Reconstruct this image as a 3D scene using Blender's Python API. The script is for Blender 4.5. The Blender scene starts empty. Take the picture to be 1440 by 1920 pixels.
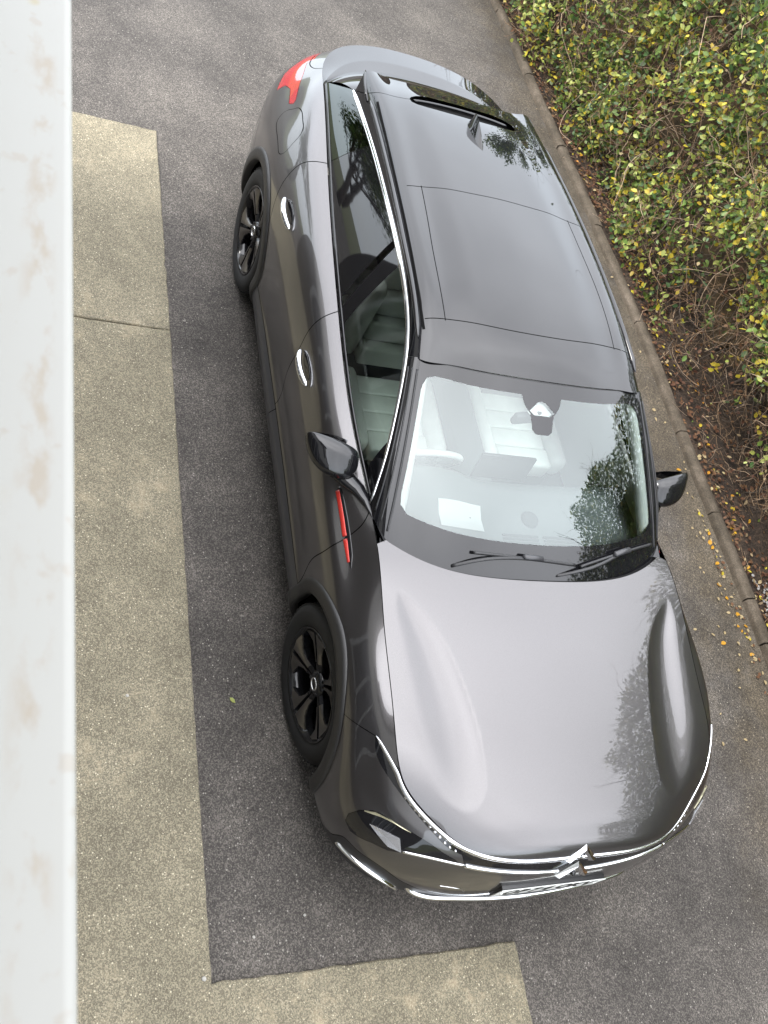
import bpy, bmesh, math, random
import numpy as np
from mathutils import Vector, Matrix, geometry

SC = bpy.context.scene
COL = SC.collection
rnd = random.Random(7)
nrs = np.random.RandomState(11)

# ------------------------------------------------------------------ camera
cam = bpy.data.cameras.new('camera')
cam_ob = bpy.data.objects.new('camera', cam)
COL.objects.link(cam_ob)
RX = (0.16259172, 0.90417876, 0.39499962)
RY = (0.86032250, 0.06610375, -0.50544584)
RZ = (-0.48312435, 0.42200837, -0.76713741)
CAM = (1.42721733, -2.41399527, 4.08223203)
cam_ob.matrix_world = Matrix(((RX[0], -RY[0], -RZ[0], CAM[0]),
                              (RX[1], -RY[1], -RZ[1], CAM[1]),
                              (RX[2], -RY[2], -RZ[2], CAM[2]),
                              (0, 0, 0, 1)))
cam.sensor_fit = 'VERTICAL'
cam.sensor_height = 36.0
cam.lens = 1778.97 / 1920 * 36.0
cam.clip_start = 0.02
cam.clip_end = 500
cam.dof.use_dof = True
cam.dof.focus_distance = 4.2
cam.dof.aperture_fstop = 15.0
SC.camera = cam_ob

# ------------------------------------------------------------------ sky, sun, exposure
SUN_EL, SUN_ROT = math.radians(46), math.radians(200)
W = bpy.data.worlds.new('World')
SC.world = W
W.use_nodes = True
nt = W.node_tree
for n in list(nt.nodes):
    nt.nodes.remove(n)
wo = nt.nodes.new('ShaderNodeOutputWorld')
bg = nt.nodes.new('ShaderNodeBackground')
sky = nt.nodes.new('ShaderNodeTexSky')
sky.sky_type = 'NISHITA'
sky.sun_disc = False
sky.sun_elevation = SUN_EL
sky.sun_rotation = SUN_ROT
sky.air_density = 1.0
sky.dust_density = 3.0
# an overcast deck: brighter overhead than at the horizon, softly mottled, mixed over the clear sky
tc = nt.nodes.new('ShaderNodeTexCoord')
sep = nt.nodes.new('ShaderNodeSeparateXYZ')
ramp = nt.nodes.new('ShaderNodeValToRGB')
ramp.color_ramp.elements[0].position = 0.0
ramp.color_ramp.elements[0].color = (0.62, 0.685, 0.75, 1)
ramp.color_ramp.elements[1].position = 1.0
mid = ramp.color_ramp.elements.new(0.80)
mid.color = (0.985, 0.995, 1.04, 1)
ramp.color_ramp.elements[2].color = (1.42, 1.42, 1.46, 1)
noi = nt.nodes.new('ShaderNodeTexNoise')
noi.inputs['Scale'].default_value = 2.2
noi.inputs['Detail'].default_value = 5
noi.inputs['Roughness'].default_value = 0.45
mr = nt.nodes.new('ShaderNodeMapRange')
mr.inputs['From Min'].default_value = 0.3
mr.inputs['From Max'].default_value = 0.7
mr.inputs['To Min'].default_value = 9.2
mr.inputs['To Max'].default_value = 12.5
mul = nt.nodes.new('ShaderNodeVectorMath')
mul.operation = 'SCALE'
mix = nt.nodes.new('ShaderNodeMixRGB')
mix.inputs['Fac'].default_value = 0.88
nt.links.new(tc.outputs['Generated'], sep.inputs[0])
nt.links.new(sep.outputs['Z'], ramp.inputs['Fac'])
nt.links.new(tc.outputs['Generated'], noi.inputs['Vector'])
nt.links.new(noi.outputs['Fac'], mr.inputs['Value'])
nt.links.new(ramp.outputs['Color'], mul.inputs[0])
nt.links.new(mr.outputs['Result'], mul.inputs['Scale'])
nt.links.new(sky.outputs[0], mix.inputs['Color1'])
nt.links.new(mul.outputs[0], mix.inputs['Color2'])
nt.links.new(mix.outputs[0], bg.inputs['Color'])
bg.inputs['Strength'].default_value = 0.12
nt.links.new(bg.outputs[0], wo.inputs['Surface'])

sun = bpy.data.lights.new('sun', 'SUN')
sun.energy = 1.2
sun.angle = math.radians(20)
sun.color = (1.0, 0.96, 0.90)
sun_ob = bpy.data.objects.new('sun', sun)
COL.objects.link(sun_ob)
# the sky's rotation is measured from +Y, clockwise
sd = Vector((math.sin(SUN_ROT) * math.cos(SUN_EL), math.cos(SUN_ROT) * math.cos(SUN_EL), math.sin(SUN_EL)))
sun_ob.rotation_euler = (-sd).to_track_quat('-Z', 'Y').to_euler()

SC.view_settings.view_transform = 'Standard'
SC.view_settings.look = 'None'
SC.view_settings.exposure = 2.03
SC.view_settings.gamma = 1.0
SC.view_settings.use_curve_mapping = False
SC.render.engine = 'CYCLES'
SC.cycles.max_bounces = 10
SC.cycles.transparent_max_bounces = 16
SC.cycles.caustics_reflective = False
SC.cycles.caustics_refractive = False

# ------------------------------------------------------------------ materials
def new_mat(name):
    m = bpy.data.materials.new(name)
    m.use_nodes = True
    b = m.node_tree.nodes['Principled BSDF']
    return m, m.node_tree, b

def pm(name, col, rough=0.5, metal=0.0, coat=0.0, coat_rough=0.03, spec=0.5, var=0.0, vscale=30.0, bump=0.0, bscale=200.0, emis=None):
    m, t, b = new_mat(name)
    b.inputs['Base Color'].default_value = (*col, 1)
    b.inputs['Roughness'].default_value = rough
    b.inputs['Metallic'].default_value = metal
    b.inputs['Coat Weight'].default_value = coat
    b.inputs['Coat Roughness'].default_value = coat_rough
    b.inputs['Specular IOR Level'].default_value = spec
    if var or bump:
        co = t.nodes.new('ShaderNodeTexCoord')
    if var:
        nz = t.nodes.new('ShaderNodeTexNoise'); nz.inputs['Scale'].default_value = vscale; nz.inputs['Detail'].default_value = 6
        cr = t.nodes.new('ShaderNodeValToRGB')
        cr.color_ramp.elements[0].position = 0.3; cr.color_ramp.elements[1].position = 0.7
        cr.color_ramp.elements[0].color = (*[c * (1 - var) for c in col], 1)
        cr.color_ramp.elements[1].color = (*[c * (1 + var) for c in col], 1)
        t.links.new(co.outputs['Object'], nz.inputs['Vector']); t.links.new(nz.outputs['Fac'], cr.inputs['Fac'])
        t.links.new(cr.outputs['Color'], b.inputs['Base Color'])
    if bump:
        n2 = t.nodes.new('ShaderNodeTexNoise'); n2.inputs['Scale'].default_value = bscale; n2.inputs['Detail'].default_value = 4
        bp = t.nodes.new('ShaderNodeBump'); bp.inputs['Strength'].default_value = bump; bp.inputs['Distance'].default_value = 0.004
        t.links.new(co.outputs['Object'], n2.inputs['Vector']); t.links.new(n2.outputs['Fac'], bp.inputs['Height'])
        t.links.new(bp.outputs['Normal'], b.inputs['Normal'])
    return m

def glass_mat(name, tint, ior=1.55, extra=0.0):
    m = bpy.data.materials.new(name); m.use_nodes = True
    t = m.node_tree
    for n in list(t.nodes): t.nodes.remove(n)
    out = t.nodes.new('ShaderNodeOutputMaterial')
    tr = t.nodes.new('ShaderNodeBsdfTransparent'); tr.inputs['Color'].default_value = (*tint, 1)
    gl = t.nodes.new('ShaderNodeBsdfGlossy'); gl.inputs['Roughness'].default_value = 0.0
    gl.inputs['Color'].default_value = (0.93, 1.0, 0.99, 1)
    fr = t.nodes.new('ShaderNodeFresnel'); fr.inputs['IOR'].default_value = ior
    mx = t.nodes.new('ShaderNodeMixShader')
    t.links.new(fr.outputs[0], mx.inputs[0]); t.links.new(tr.outputs[0], mx.inputs[1]); t.links.new(gl.outputs[0], mx.inputs[2])
    t.links.new(mx.outputs[0], out.inputs['Surface'])
    return m

M = {}
def paint_mat():
    m, t, b = new_mat('metallic grey paint')
    co = t.nodes.new('ShaderNodeTexCoord')
    nz = t.nodes.new('ShaderNodeTexNoise'); nz.inputs['Scale'].default_value = 900; nz.inputs['Detail'].default_value = 2
    cr = t.nodes.new('ShaderNodeValToRGB')
    cr.color_ramp.elements[0].position = 0.35; cr.color_ramp.elements[1].position = 0.65
    cr.color_ramp.elements[0].color = (0.066, 0.0625, 0.0635, 1); cr.color_ramp.elements[1].color = (0.091, 0.0865, 0.0875, 1)
    t.links.new(co.outputs['Object'], nz.inputs['Vector']); t.links.new(nz.outputs['Fac'], cr.inputs['Fac'])
    t.links.new(cr.outputs['Color'], b.inputs['Base Color'])
    b.inputs['Metallic'].default_value = 0.85
    b.inputs['Roughness'].default_value = 0.31
    b.inputs['Coat Weight'].default_value = 1.0
    n2 = t.nodes.new('ShaderNodeTexNoise'); n2.inputs['Scale'].default_value = 14; n2.inputs['Detail'].default_value = 12; n2.inputs['Roughness'].default_value = 0.8
    c2 = t.nodes.new('ShaderNodeValToRGB'); c2.color_ramp.elements[0].position = 0.45; c2.color_ramp.elements[1].position = 0.75
    c2.color_ramp.elements[0].color = (0.012, 0.012, 0.012, 1); c2.color_ramp.elements[1].color = (0.10, 0.10, 0.10, 1)
    t.links.new(co.outputs['Object'], n2.inputs['Vector']); t.links.new(n2.outputs['Fac'], c2.inputs['Fac']); t.links.new(c2.outputs['Color'], b.inputs['Coat Roughness'])
    b.inputs['Coat IOR'].default_value = 1.55
    return m
M['paint'] = paint_mat()
M['gloss_black'] = pm('gloss black', (0.006, 0.006, 0.007), rough=0.03, spec=0.55)
M['roof'] = pm('gloss black roof', (0.006, 0.006, 0.007), rough=0.02, spec=0.6)
M['satin_black'] = pm('satin black plastic', (0.012, 0.012, 0.013), rough=0.42, bump=0.08, bscale=900)
M['cladding'] = pm('grained dark plastic', (0.017, 0.0165, 0.016), rough=0.5, bump=0.15, bscale=700)
M['sill'] = pm('dark grey sill plastic', (0.03, 0.03, 0.033), rough=0.33, spec=0.5)
M['void'] = pm('unlit cavity', (0.004, 0.004, 0.004), rough=0.9, spec=0.1)
M['frit'] = pm('black ceramic print', (0.006, 0.006, 0.007), rough=0.6, spec=0.1)
M['liner'] = pm('wheel arch felt', (0.008, 0.008, 0.008), rough=0.95, spec=0.1)
M['rubber'] = pm('tyre rubber', (0.014, 0.014, 0.014), rough=0.72, bump=0.1, bscale=300, spec=0.35)
M['chrome'] = pm('chrome', (0.75, 0.76, 0.78), rough=0.06, metal=1.0)
M['satin_chrome'] = pm('satin chrome', (0.70, 0.70, 0.70), rough=0.2, metal=1.0)
M['rim_black'] = pm('gloss black alloy', (0.008, 0.008, 0.009), rough=0.12, spec=0.5)
M['rim_cut'] = pm('machined alloy face', (0.17, 0.16, 0.15), rough=0.3, metal=0.9)
M['glass'] = glass_mat('laminated windscreen', (0.84, 0.91, 0.89), ior=2.0)
M['side_glass'] = glass_mat('green tinted side glass', (0.74, 0.85, 0.79), ior=1.5)
M['dark_glass'] = glass_mat('dark privacy glass', (0.055, 0.055, 0.045), ior=1.62)
M['lens'] = glass_mat('clear lamp lens', (0.55, 0.56, 0.55), ior=1.5)
M['red_lens'] = pm('red lamp lens', (0.30, 0.008, 0.012), rough=0.05, coat=1.0)
M['red_trim'] = pm('anodised red insert', (0.40, 0.022, 0.014), rough=0.3, metal=0.35, coat=0.4)
M['silver_lens'] = pm('silver reflector', (0.55, 0.55, 0.57), rough=0.25, metal=0.8)
M['lamp_glint'] = pm('pale gold lamp glint', (0.55, 0.52, 0.36), rough=0.3, metal=0.7)  # glint on the headlamp, put in as colour
M['leather'] = pm('pale grey leather', (0.62, 0.62, 0.585), rough=0.45, var=0.05, vscale=12)
M['trim_grey'] = pm('pale cabin trim', (0.74, 0.75, 0.71), rough=0.7)
M['dash'] = pm('mid grey dashboard', (0.15, 0.16, 0.16), rough=0.6, bump=0.1, bscale=600)
M['dash_dark'] = pm('dark dashboard plastic', (0.05, 0.053, 0.054), rough=0.5)
M['paper'] = pm('white paper', (0.58, 0.58, 0.57), rough=0.8)
M['carpet'] = pm('dark cabin carpet', (0.10, 0.10, 0.10), rough=0.95)
M['plate'] = pm('white number plate', (0.72, 0.73, 0.70), rough=0.35)
M['plate_char'] = pm('black plate lettering', (0.006, 0.006, 0.006), rough=0.4)

# ------------------------------------------------------------------ object helpers
def tag(o, label=None, cat=None, group=None, kind=None):
    if label: o['label'] = label
    if cat: o['category'] = cat
    if group: o['group'] = group
    if kind: o['kind'] = kind
    return o

def empty(name, loc=(0, 0, 0)):
    o = bpy.data.objects.new(name, None)
    o.empty_display_size = 0.1
    COL.objects.link(o); o.location = loc
    return o

def mesh_obj(name, verts, faces, mat, parent=None, normals=None, smooth=True, mats=None, fmat=None):
    me = bpy.data.meshes.new(name)
    me.from_pydata([tuple(map(float, v)) for v in verts], [], [tuple(int(i) for i in f) for f in faces])
    if mats:
        for m in mats: me.materials.append(m)
        if fmat is not None:
            me.polygons.foreach_set('material_index', np.asarray(fmat, dtype=np.int32))
    elif mat:
        me.materials.append(mat)
    me.polygons.foreach_set('use_smooth', np.full(len(me.polygons), smooth, dtype=bool))
    me.update()
    if normals is not None:
        me.normals_split_custom_set_from_vertices([tuple(map(float, n)) for n in normals])
    o = bpy.data.objects.new(name, me)
    COL.objects.link(o)
    if parent: o.parent = parent
    return o

def bm_obj(name, bm, mat, parent=None, smooth=True, auto=35):
    me = bpy.data.meshes.new(name)
    bmesh.ops.recalc_face_normals(bm, faces=bm.faces[:])
    if smooth and auto:
        for e in bm.edges:
            if len(e.link_faces) == 2 and e.calc_face_angle(0) > math.radians(auto):
                e.smooth = False
    bm.to_mesh(me); bm.free()
    if mat: me.materials.append(mat)
    me.polygons.foreach_set('use_smooth', np.full(len(me.polygons), smooth, dtype=bool))
    o = bpy.data.objects.new(name, me)
    COL.objects.link(o)
    if parent: o.parent = parent
    return o

def box_bm(bm, c, s, rot=None, bevel=0.0, seg=2):
    r = bmesh.ops.create_cube(bm, size=1.0)
    vs = r['verts']
    bmesh.ops.scale(bm, vec=s, verts=vs)
    if bevel:
        es = list({e for v in vs for e in v.link_edges})
        b = bmesh.ops.bevel(bm, geom=es, offset=bevel, segments=seg, affect='EDGES', profile=0.5)
        vs = list({v for f in b['faces'] for v in f.verts} | {v for v in vs if v.is_valid})
    if rot is not None: bmesh.ops.rotate(bm, cent=(0, 0, 0), matrix=rot, verts=vs)
    bmesh.ops.translate(bm, vec=c, verts=vs)
    return vs

def tube(pts, rad, seg=8, closed=False, flat=None, caps=True):
    """swept tube; rad scalar or per point; flat=(up vector, height factor) squashes along up"""
    P = [Vector(p) for p in pts]; n = len(P)
    vs, fs = [], []
    up0 = Vector((0, 0, 1)) if flat is None else Vector(flat[0])
    for i in range(n):
        a = P[(i - 1) % n] if (closed or i > 0) else P[i]
        b = P[(i + 1) % n] if (closed or i < n - 1) else P[i]
        t = (b - a).normalized()
        u = up0 if abs(t.dot(up0)) < 0.95 else Vector((1, 0, 0))
        s = t.cross(u).normalized(); u2 = s.cross(t).normalized()
        r = rad[i] if hasattr(rad, '__len__') else rad
        k = flat[1] if flat else 1.0
        for j in range(seg):
            an = 2 * math.pi * j / seg
            vs.append(P[i] + s * (math.cos(an) * r) + u2 * (math.sin(an) * r * k))
    m = n if closed else n - 1
    for i in range(m):
        i2 = (i + 1) % n
        for j in range(seg):
            j2 = (j + 1) % seg
            fs.append((i * seg + j, i * seg + j2, i2 * seg + j2, i2 * seg + j))
    if caps and not closed:
        fs.append(tuple(range(seg))[::-1]); fs.append(tuple((n - 1) * seg + j for j in range(seg)))
    return vs, fs

def joinm(parts):
    V, F = [], []
    for v, f in parts:
        o = len(V); V += list(v); F += [tuple(i + o for i in q) for q in f]
    return V, F

# ------------------------------------------------------------------ splines and surfaces
def nspline(t, Y):
    """natural cubic spline through (t, Y); returns f(q)"""
    t = np.asarray(t, float); Y = np.asarray(Y, float)
    if Y.ndim == 1: Y = Y[:, None]; one = True
    else: one = False
    n = len(t); h = np.diff(t)
    A = np.zeros((n, n)); B = np.zeros_like(Y)
    A[0, 0] = A[-1, -1] = 1
    for i in range(1, n - 1):
        A[i, i - 1] = h[i - 1]; A[i, i] = 2 * (h[i - 1] + h[i]); A[i, i + 1] = h[i]
        B[i] = 6 * ((Y[i + 1] - Y[i]) / h[i] - (Y[i] - Y[i - 1]) / h[i - 1])
    m = np.linalg.solve(A, B)
    def f(q):
        q = np.atleast_1d(np.asarray(q, float))
        i = np.clip(np.searchsorted(t, q, side='right') - 1, 0, n - 2)
        a = (t[i + 1] - q)[:, None]; b = (q - t[i])[:, None]; hh = h[i][:, None]
        r = (m[i] * a**3 + m[i + 1] * b**3) / (6 * hh) + (Y[i] / hh - m[i] * hh / 6) * a + (Y[i + 1] / hh - m[i + 1] * hh / 6) * b
        return r[:, 0] if one else r
    return f

def chord(P):
    d = np.linalg.norm(np.diff(np.asarray(P, float), axis=0), axis=1)
    return np.concatenate([[0], np.cumsum(d)])

def smooth_line(pts, step=0.015, closed=False):
    P = np.asarray(pts, float)
    if closed:
        Q = np.concatenate([P[-3:], P, P[:4]]); t = chord(Q); f = nspline(t, Q)
        a, b = t[3], t[3 + len(P)]
        n = max(8, int((b - a) / step)); return f(np.linspace(a, b, n, endpoint=False))
    if len(P) == 2:
        n = max(2, int(np.linalg.norm(P[1] - P[0]) / step)); return P[0] + (P[1] - P[0]) * np.linspace(0, 1, n + 1)[:, None]
    t = chord(P); f = nspline(t, P)
    return f(np.linspace(0, t[-1], max(3, int(t[-1] / step) + 1)))

class Surf:
    """a smooth parametric surface held as a fine grid; positions and normals by interpolation"""
    def __init__(s, U, V, P, out=None):
        s.U, s.V, s.P = np.asarray(U, float), np.asarray(V, float), P
        du = np.gradient(P, axis=0); dv = np.gradient(P, axis=1)
        N = np.cross(du, dv); L = np.linalg.norm(N, axis=2, keepdims=True)
        N = N / np.maximum(L, 1e-12)
        bad = (L[..., 0] < 1e-10)
        if out is not None:
            c = N[P.shape[0] // 2, P.shape[1] // 2]
            if np.dot(c, out) < 0: N = -N
        s.N = N; s.bad = bad
    def _bil(s, A, u, v):
        u = np.atleast_1d(u); v = np.atleast_1d(v)
        i = np.clip(np.searchsorted(s.U, u, side='right') - 1, 0, len(s.U) - 2)
        j = np.clip(np.searchsorted(s.V, v, side='right') - 1, 0, len(s.V) - 2)
        a = np.clip((u - s.U[i]) / (s.U[i + 1] - s.U[i]), -0.2, 1.2)[:, None]; b = np.clip((v - s.V[j]) / (s.V[j + 1] - s.V[j]), -0.2, 1.2)[:, None]
        return A[i, j] * (1 - a) * (1 - b) + A[i + 1, j] * a * (1 - b) + A[i, j + 1] * (1 - a) * b + A[i + 1, j + 1] * a * b
    def pos(s, u, v): return s._bil(s.P, u, v)
    def nrm(s, u, v):
        n = s._bil(s.N, u, v); return n / np.maximum(np.linalg.norm(n, axis=1, keepdims=True), 1e-9)
    def locate(s, pts, wt=(1, 1, 1)):
        pts = np.atleast_2d(np.asarray(pts, float)); out = []
        w = np.asarray(wt, float)
        for p in pts:
            d = (((s.P - p) * w) ** 2).sum(2)
            i, j = np.unravel_index(d.argmin(), d.shape)
            u, v = s.U[i], s.V[j]
            for _ in range(3):
                q = s.pos(u, v)[0]
                hu, hv = 1e-3 * (s.U[-1] - s.U[0]), 1e-3 * (s.V[-1] - s.V[0])
                a = (s.pos(u + hu, v)[0] - s.pos(u - hu, v)[0]) / (2 * hu) * w
                b = (s.pos(u, v + hv)[0] - s.pos(u, v - hv)[0]) / (2 * hv) * w
                r = (p - q) * w
                G = np.array([[a @ a, a @ b], [a @ b, b @ b]]) + 1e-9 * np.eye(2)
                du, dv = np.linalg.solve(G, [a @ r, b @ r])
                u = float(np.clip(u + np.clip(du, -20 * hu, 20 * hu), s.U[0], s.U[-1])); v = float(np.clip(v + np.clip(dv, -20 * hv, 20 * hv), s.V[0], s.V[-1]))
            out.append((u, v))
        return np.array(out)

def offset_poly(p, w, closed):
    n = len(p); q = np.zeros_like(p)
    for i in range(n):
        a = p[(i - 1) % n] if (closed or i > 0) else p[i]
        b = p[(i + 1) % n] if (closed or i < n - 1) else p[i]
        t = b - a; L = np.hypot(*t); t = t / (L if L > 0 else 1)
        q[i] = p[i] + w * np.array([-t[1], t[0]])
    return q

def seg_dist(P, A, B):
    d = B - A; L2 = (d ** 2).sum(1); best = np.full(len(P), 1e9)
    for a, dd, l2 in zip(A, d, L2):
        t = np.clip(((P - a) @ dd) / max(l2, 1e-12), 0, 1)
        q = P - (a + t[:, None] * dd)
        best = np.minimum(best, (q ** 2).sum(1))
    return np.sqrt(best)

def panelize(surf, ugrid, vgrid, lines, seeds, clip=None):
    """cut a surface along lines [(uv pts, half width, closed)]; returns {name: (verts2d, tris)} by seed flood fill"""
    UU, VV = np.meshgrid(ugrid, vgrid, indexing='ij')
    pts = np.stack([UU.ravel(), VV.ravel()], 1)
    verts = []; edges = []
    gaps = []
    extra = []
    for p, w, closed in lines:
        p = np.asarray(p, float)
        n = len(p)
        ends = np.concatenate([p, p[:1]]) if closed else p
        gaps.append((ends[:-1], ends[1:], w))
        for s in ((w, -w) if w > 0 else (0.0,)):
            q = offset_poly(p, s, closed) if s else p
            extra.append((q, closed))
    # drop grid points close to a cut so that no slivers appear
    keep = np.ones(len(pts), bool)
    lo, hi = pts.min(0), pts.max(0)
    border = (np.abs(pts - lo) < 1e-9).any(1) | (np.abs(pts - hi) < 1e-9).any(1)
    for a, b, w in gaps:
        keep &= (seg_dist(pts, a, b) > w + 0.0025) | border
    pts = pts[keep]
    verts = [Vector(x) for x in pts]
    # border edges
    for q, closed in extra:
        o = len(verts)
        q = np.clip(q, lo, hi)
        verts += [Vector(x) for x in q]
        m = len(q)
        edges += [(o + i, o + i + 1) for i in range(m - 1)]
        if closed: edges.append((o + m - 1, o))
    co, ed, fa, ov, oe, of = geometry.delaunay_2d_cdt(verts, edges, [], 0, 1e-6)
    co = np.array([(c[0], c[1]) for c in co]); fa = np.array(fa, dtype=int)
    barrier = set()
    for e, src in zip(ed, oe):
        if len(src): barrier.add((min(e), max(e)))
    cen = co[fa].mean(1)
    dead = np.zeros(len(fa), bool)
    for a, b, w in gaps:
        if w > 0: dead |= seg_dist(cen, a, b) < w * 0.999
    e2f = {}
    for k, t in enumerate(fa):
        for x, y in ((t[0], t[1]), (t[1], t[2]), (t[2], t[0])):
            e2f.setdefault((min(x, y), max(x, y)), []).append(k)
    adj = [[] for _ in fa]
    for e, f in e2f.items():
        if len(f) == 2 and e not in barrier: adj[f[0]].append(f[1]); adj[f[1]].append(f[0])
    comp = np.full(len(fa), -1)
    comp[dead] = -2
    nc = 0
    for k in range(len(fa)):
        if comp[k] != -1: continue
        st = [k]; comp[k] = nc
        while st:
            c = st.pop()
            for d in adj[c]:
                if comp[d] == -1: comp[d] = nc; st.append(d)
        nc += 1
    names = {}
    A, B, C_ = co[fa[:, 0]], co[fa[:, 1]], co[fa[:, 2]]
    def tri_at(p):
        def cr(a, b): return (b[:, 0] - a[:, 0]) * (p[1] - a[:, 1]) - (b[:, 1] - a[:, 1]) * (p[0] - a[:, 0])
        s1, s2, s3 = cr(A, B), cr(B, C_), cr(C_, A)
        ok = ((s1 >= -1e-12) & (s2 >= -1e-12) & (s3 >= -1e-12)) | ((s1 <= 1e-12) & (s2 <= 1e-12) & (s3 <= 1e-12))
        i = np.where(ok)[0]
        return i[0] if len(i) else ((cen - p) ** 2).sum(1).argmin()
    for nm, ps in seeds.items():
        for p in ps:
            c = comp[tri_at(np.asarray(p, float))]
            if c >= 0: names.setdefault(int(c), nm)
    out = {}
    for c in range(nc):
        nm = names.get(c, '_rest')
        out.setdefault(nm, []).append(fa[comp == c])
    return {k: (co, np.concatenate(v)) for k, v in out.items()}

def panel_mesh(surf, co, tris, lift=0.0, mirror=False, both=False):
    used = np.unique(tris); remap = np.full(len(co), -1); remap[used] = np.arange(len(used))
    uv = co[used]
    P = surf.pos(uv[:, 0], uv[:, 1]); N = surf.nrm(uv[:, 0], uv[:, 1])
    P = P + N * lift
    F = remap[tris]
    # orientation
    fn = np.cross(P[F[:, 1]] - P[F[:, 0]], P[F[:, 2]] - P[F[:, 0]])
    flip = (fn * N[F[:, 0]]).sum(1) < 0
    F = F.copy(); F[flip] = F[flip][:, ::-1]
    if mirror or both:
        P2 = P * [1, -1, 1]; N2 = N * [1, -1, 1]; F2 = F[:, ::-1]
        if both: return np.concatenate([P, P2]), np.concatenate([F, F2 + len(P)]), np.concatenate([N, N2])
        return P2, F2, N2
    return P, F, N

def ribbon(surf, uv, half, lift, edge=None, mirror=False, prof=None):
    """a raised strip lying on a surface along uv points; half = half width in metres (scalar or per point)"""
    uv = np.asarray(uv, float)
    C = surf.pos(uv[:, 0], uv[:, 1]); N = surf.nrm(uv[:, 0], uv[:, 1])
    T = np.gradient(C, axis=0); T /= np.maximum(np.linalg.norm(T, axis=1, keepdims=True), 1e-9)
    S = np.cross(N, T); S /= np.maximum(np.linalg.norm(S, axis=1, keepdims=True), 1e-9)
    h = np.broadcast_to(np.asarray(half, float), (len(C),))[:, None]
    if prof is None: prof = [(-1, -0.3), (-0.92, 0.75), (-0.6, 1.0), (0, 1.1), (0.6, 1.0), (0.92, 0.75), (1, -0.3)]
    rows = [C + S * h * a + N * (lift * b) for a, b in prof]
    V = np.stack(rows, 1).reshape(-1, 3); k = len(prof)
    F = [(i * k + j, i * k + j + 1, (i + 1) * k + j + 1, (i + 1) * k + j) for i in range(len(C) - 1) for j in range(k - 1)]
    F += [tuple(range(k))[::-1], tuple((len(C) - 1) * k + j for j in range(k))]
    if mirror: V = V * [1, -1, 1]; F = [f[::-1] for f in F]
    return V, F

# ================================================================== CAR: surfaces
# car axes are world axes: x forward, y to the car's left, z up; w = distance from the centre plane
NOSE = [
 [(.86,0,.17),(.84,.30,.17),(.78,.50,.17),(.68,.62,.17),(.55,.69,.17),(.42,.70,.17),(.30,.70,.17)],
 [(.925,0,.215),(.908,.33,.215),(.852,.56,.215),(.757,.73,.21),(.628,.82,.205),(.46,.845,.20),(.30,.845,.20)],
 [(.950,0,.30),(.938,.35,.30),(.888,.575,.30),(.804,.745,.30),(.672,.86,.30),(.475,.912,.295),(.30,.915,.29)],
 [(.956,0,.42),(.948,.36,.42),(.898,.585,.42),(.812,.765,.42),(.679,.885,.41),(.475,.926,.405),(.30,.922,.40)],
 [(.953,0,.54),(.945,.345,.54),(.892,.582,.54),(.798,.775,.545),(.665,.895,.545),(.470,.930,.545),(.30,.922,.54)],
 [(.945,0,.63),(.930,.345,.63),(.875,.57,.63),(.780,.75,.635),(.646,.878,.645),(.465,.925,.665),(.30,.922,.68)],
 [(.936,0,.685),(.917,.35,.683),(.864,.545,.682),(.762,.715,.69),(.628,.838,.71),(.460,.897,.75),(.30,.905,.80)],
 [(.922,0,.725),(.903,.35,.722),(.853,.525,.718),(.742,.70,.727),(.613,.815,.755),(.455,.862,.80),(.30,.862,.86)],
 [(.913,0,.750),(.893,.36,.745),(.846,.510,.740),(.724,.69,.752),(.601,.793,.785),(.450,.832,.84),(.30,.826,.888)],
 [(.906,0,.775),(.885,.371,.769),(.842,.494,.765),(.697,.668,.787),(.582,.758,.826),(.445,.787,.875),(.30,.787,.902)],
]
SX = [.30, 0, -.30, -.60, -1.0, -1.5, -2.0, -2.4, -2.7, -2.9]
SIDE_W = [
 [.70]*10,
 [.845,.845,.845,.845,.845,.845,.845,.845,.845,.84],
 [.915,.912,.914,.920,.921,.921,.920,.915,.915,.908],
 [.922,.922,.908,.899,.896,.895,.898,.913,.926,.920],
 [.922,.925,.914,.902,.897,.895,.899,.915,.928,.923],
 [.922,.926,.922,.918,.915,.913,.915,.922,.930,.924],
 [.905,.908,.900,.900,.906,.905,.905,.908,.909,.898],
 [.862,.872,.852,.858,.888,.886,.879,.871,.858,.840],
 [.826,.834,.806,.812,.852,.847,.831,.809,.789,.766],
 [.787,.787,.775,.766,.788,.781,.757,.732,.708,.690],
]
SIDE_Z = [
 [.17]*10,
 [.20]*10,
 [.29,.30,.32,.335,.335,.335,.335,.32,.30,.29],
 [.40,.40,.40,.403,.403,.403,.403,.40,.40,.40],
 [.54]*10,
 [.68,.68,.68,.68,.68,.69,.70,.71,.715,.715],
 [.80,.81,.83,.84,.85,.86,.875,.885,.895,.90],
 [.86,.876,.876,.882,.918,.935,.956,.977,.991,.994],
 [.888,.919,.941,.936,.961,.989,1.022,1.052,1.072,1.076],
 [.902,.945,.984,.966,.985,1.02,1.055,1.085,1.107,1.118],
]
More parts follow.
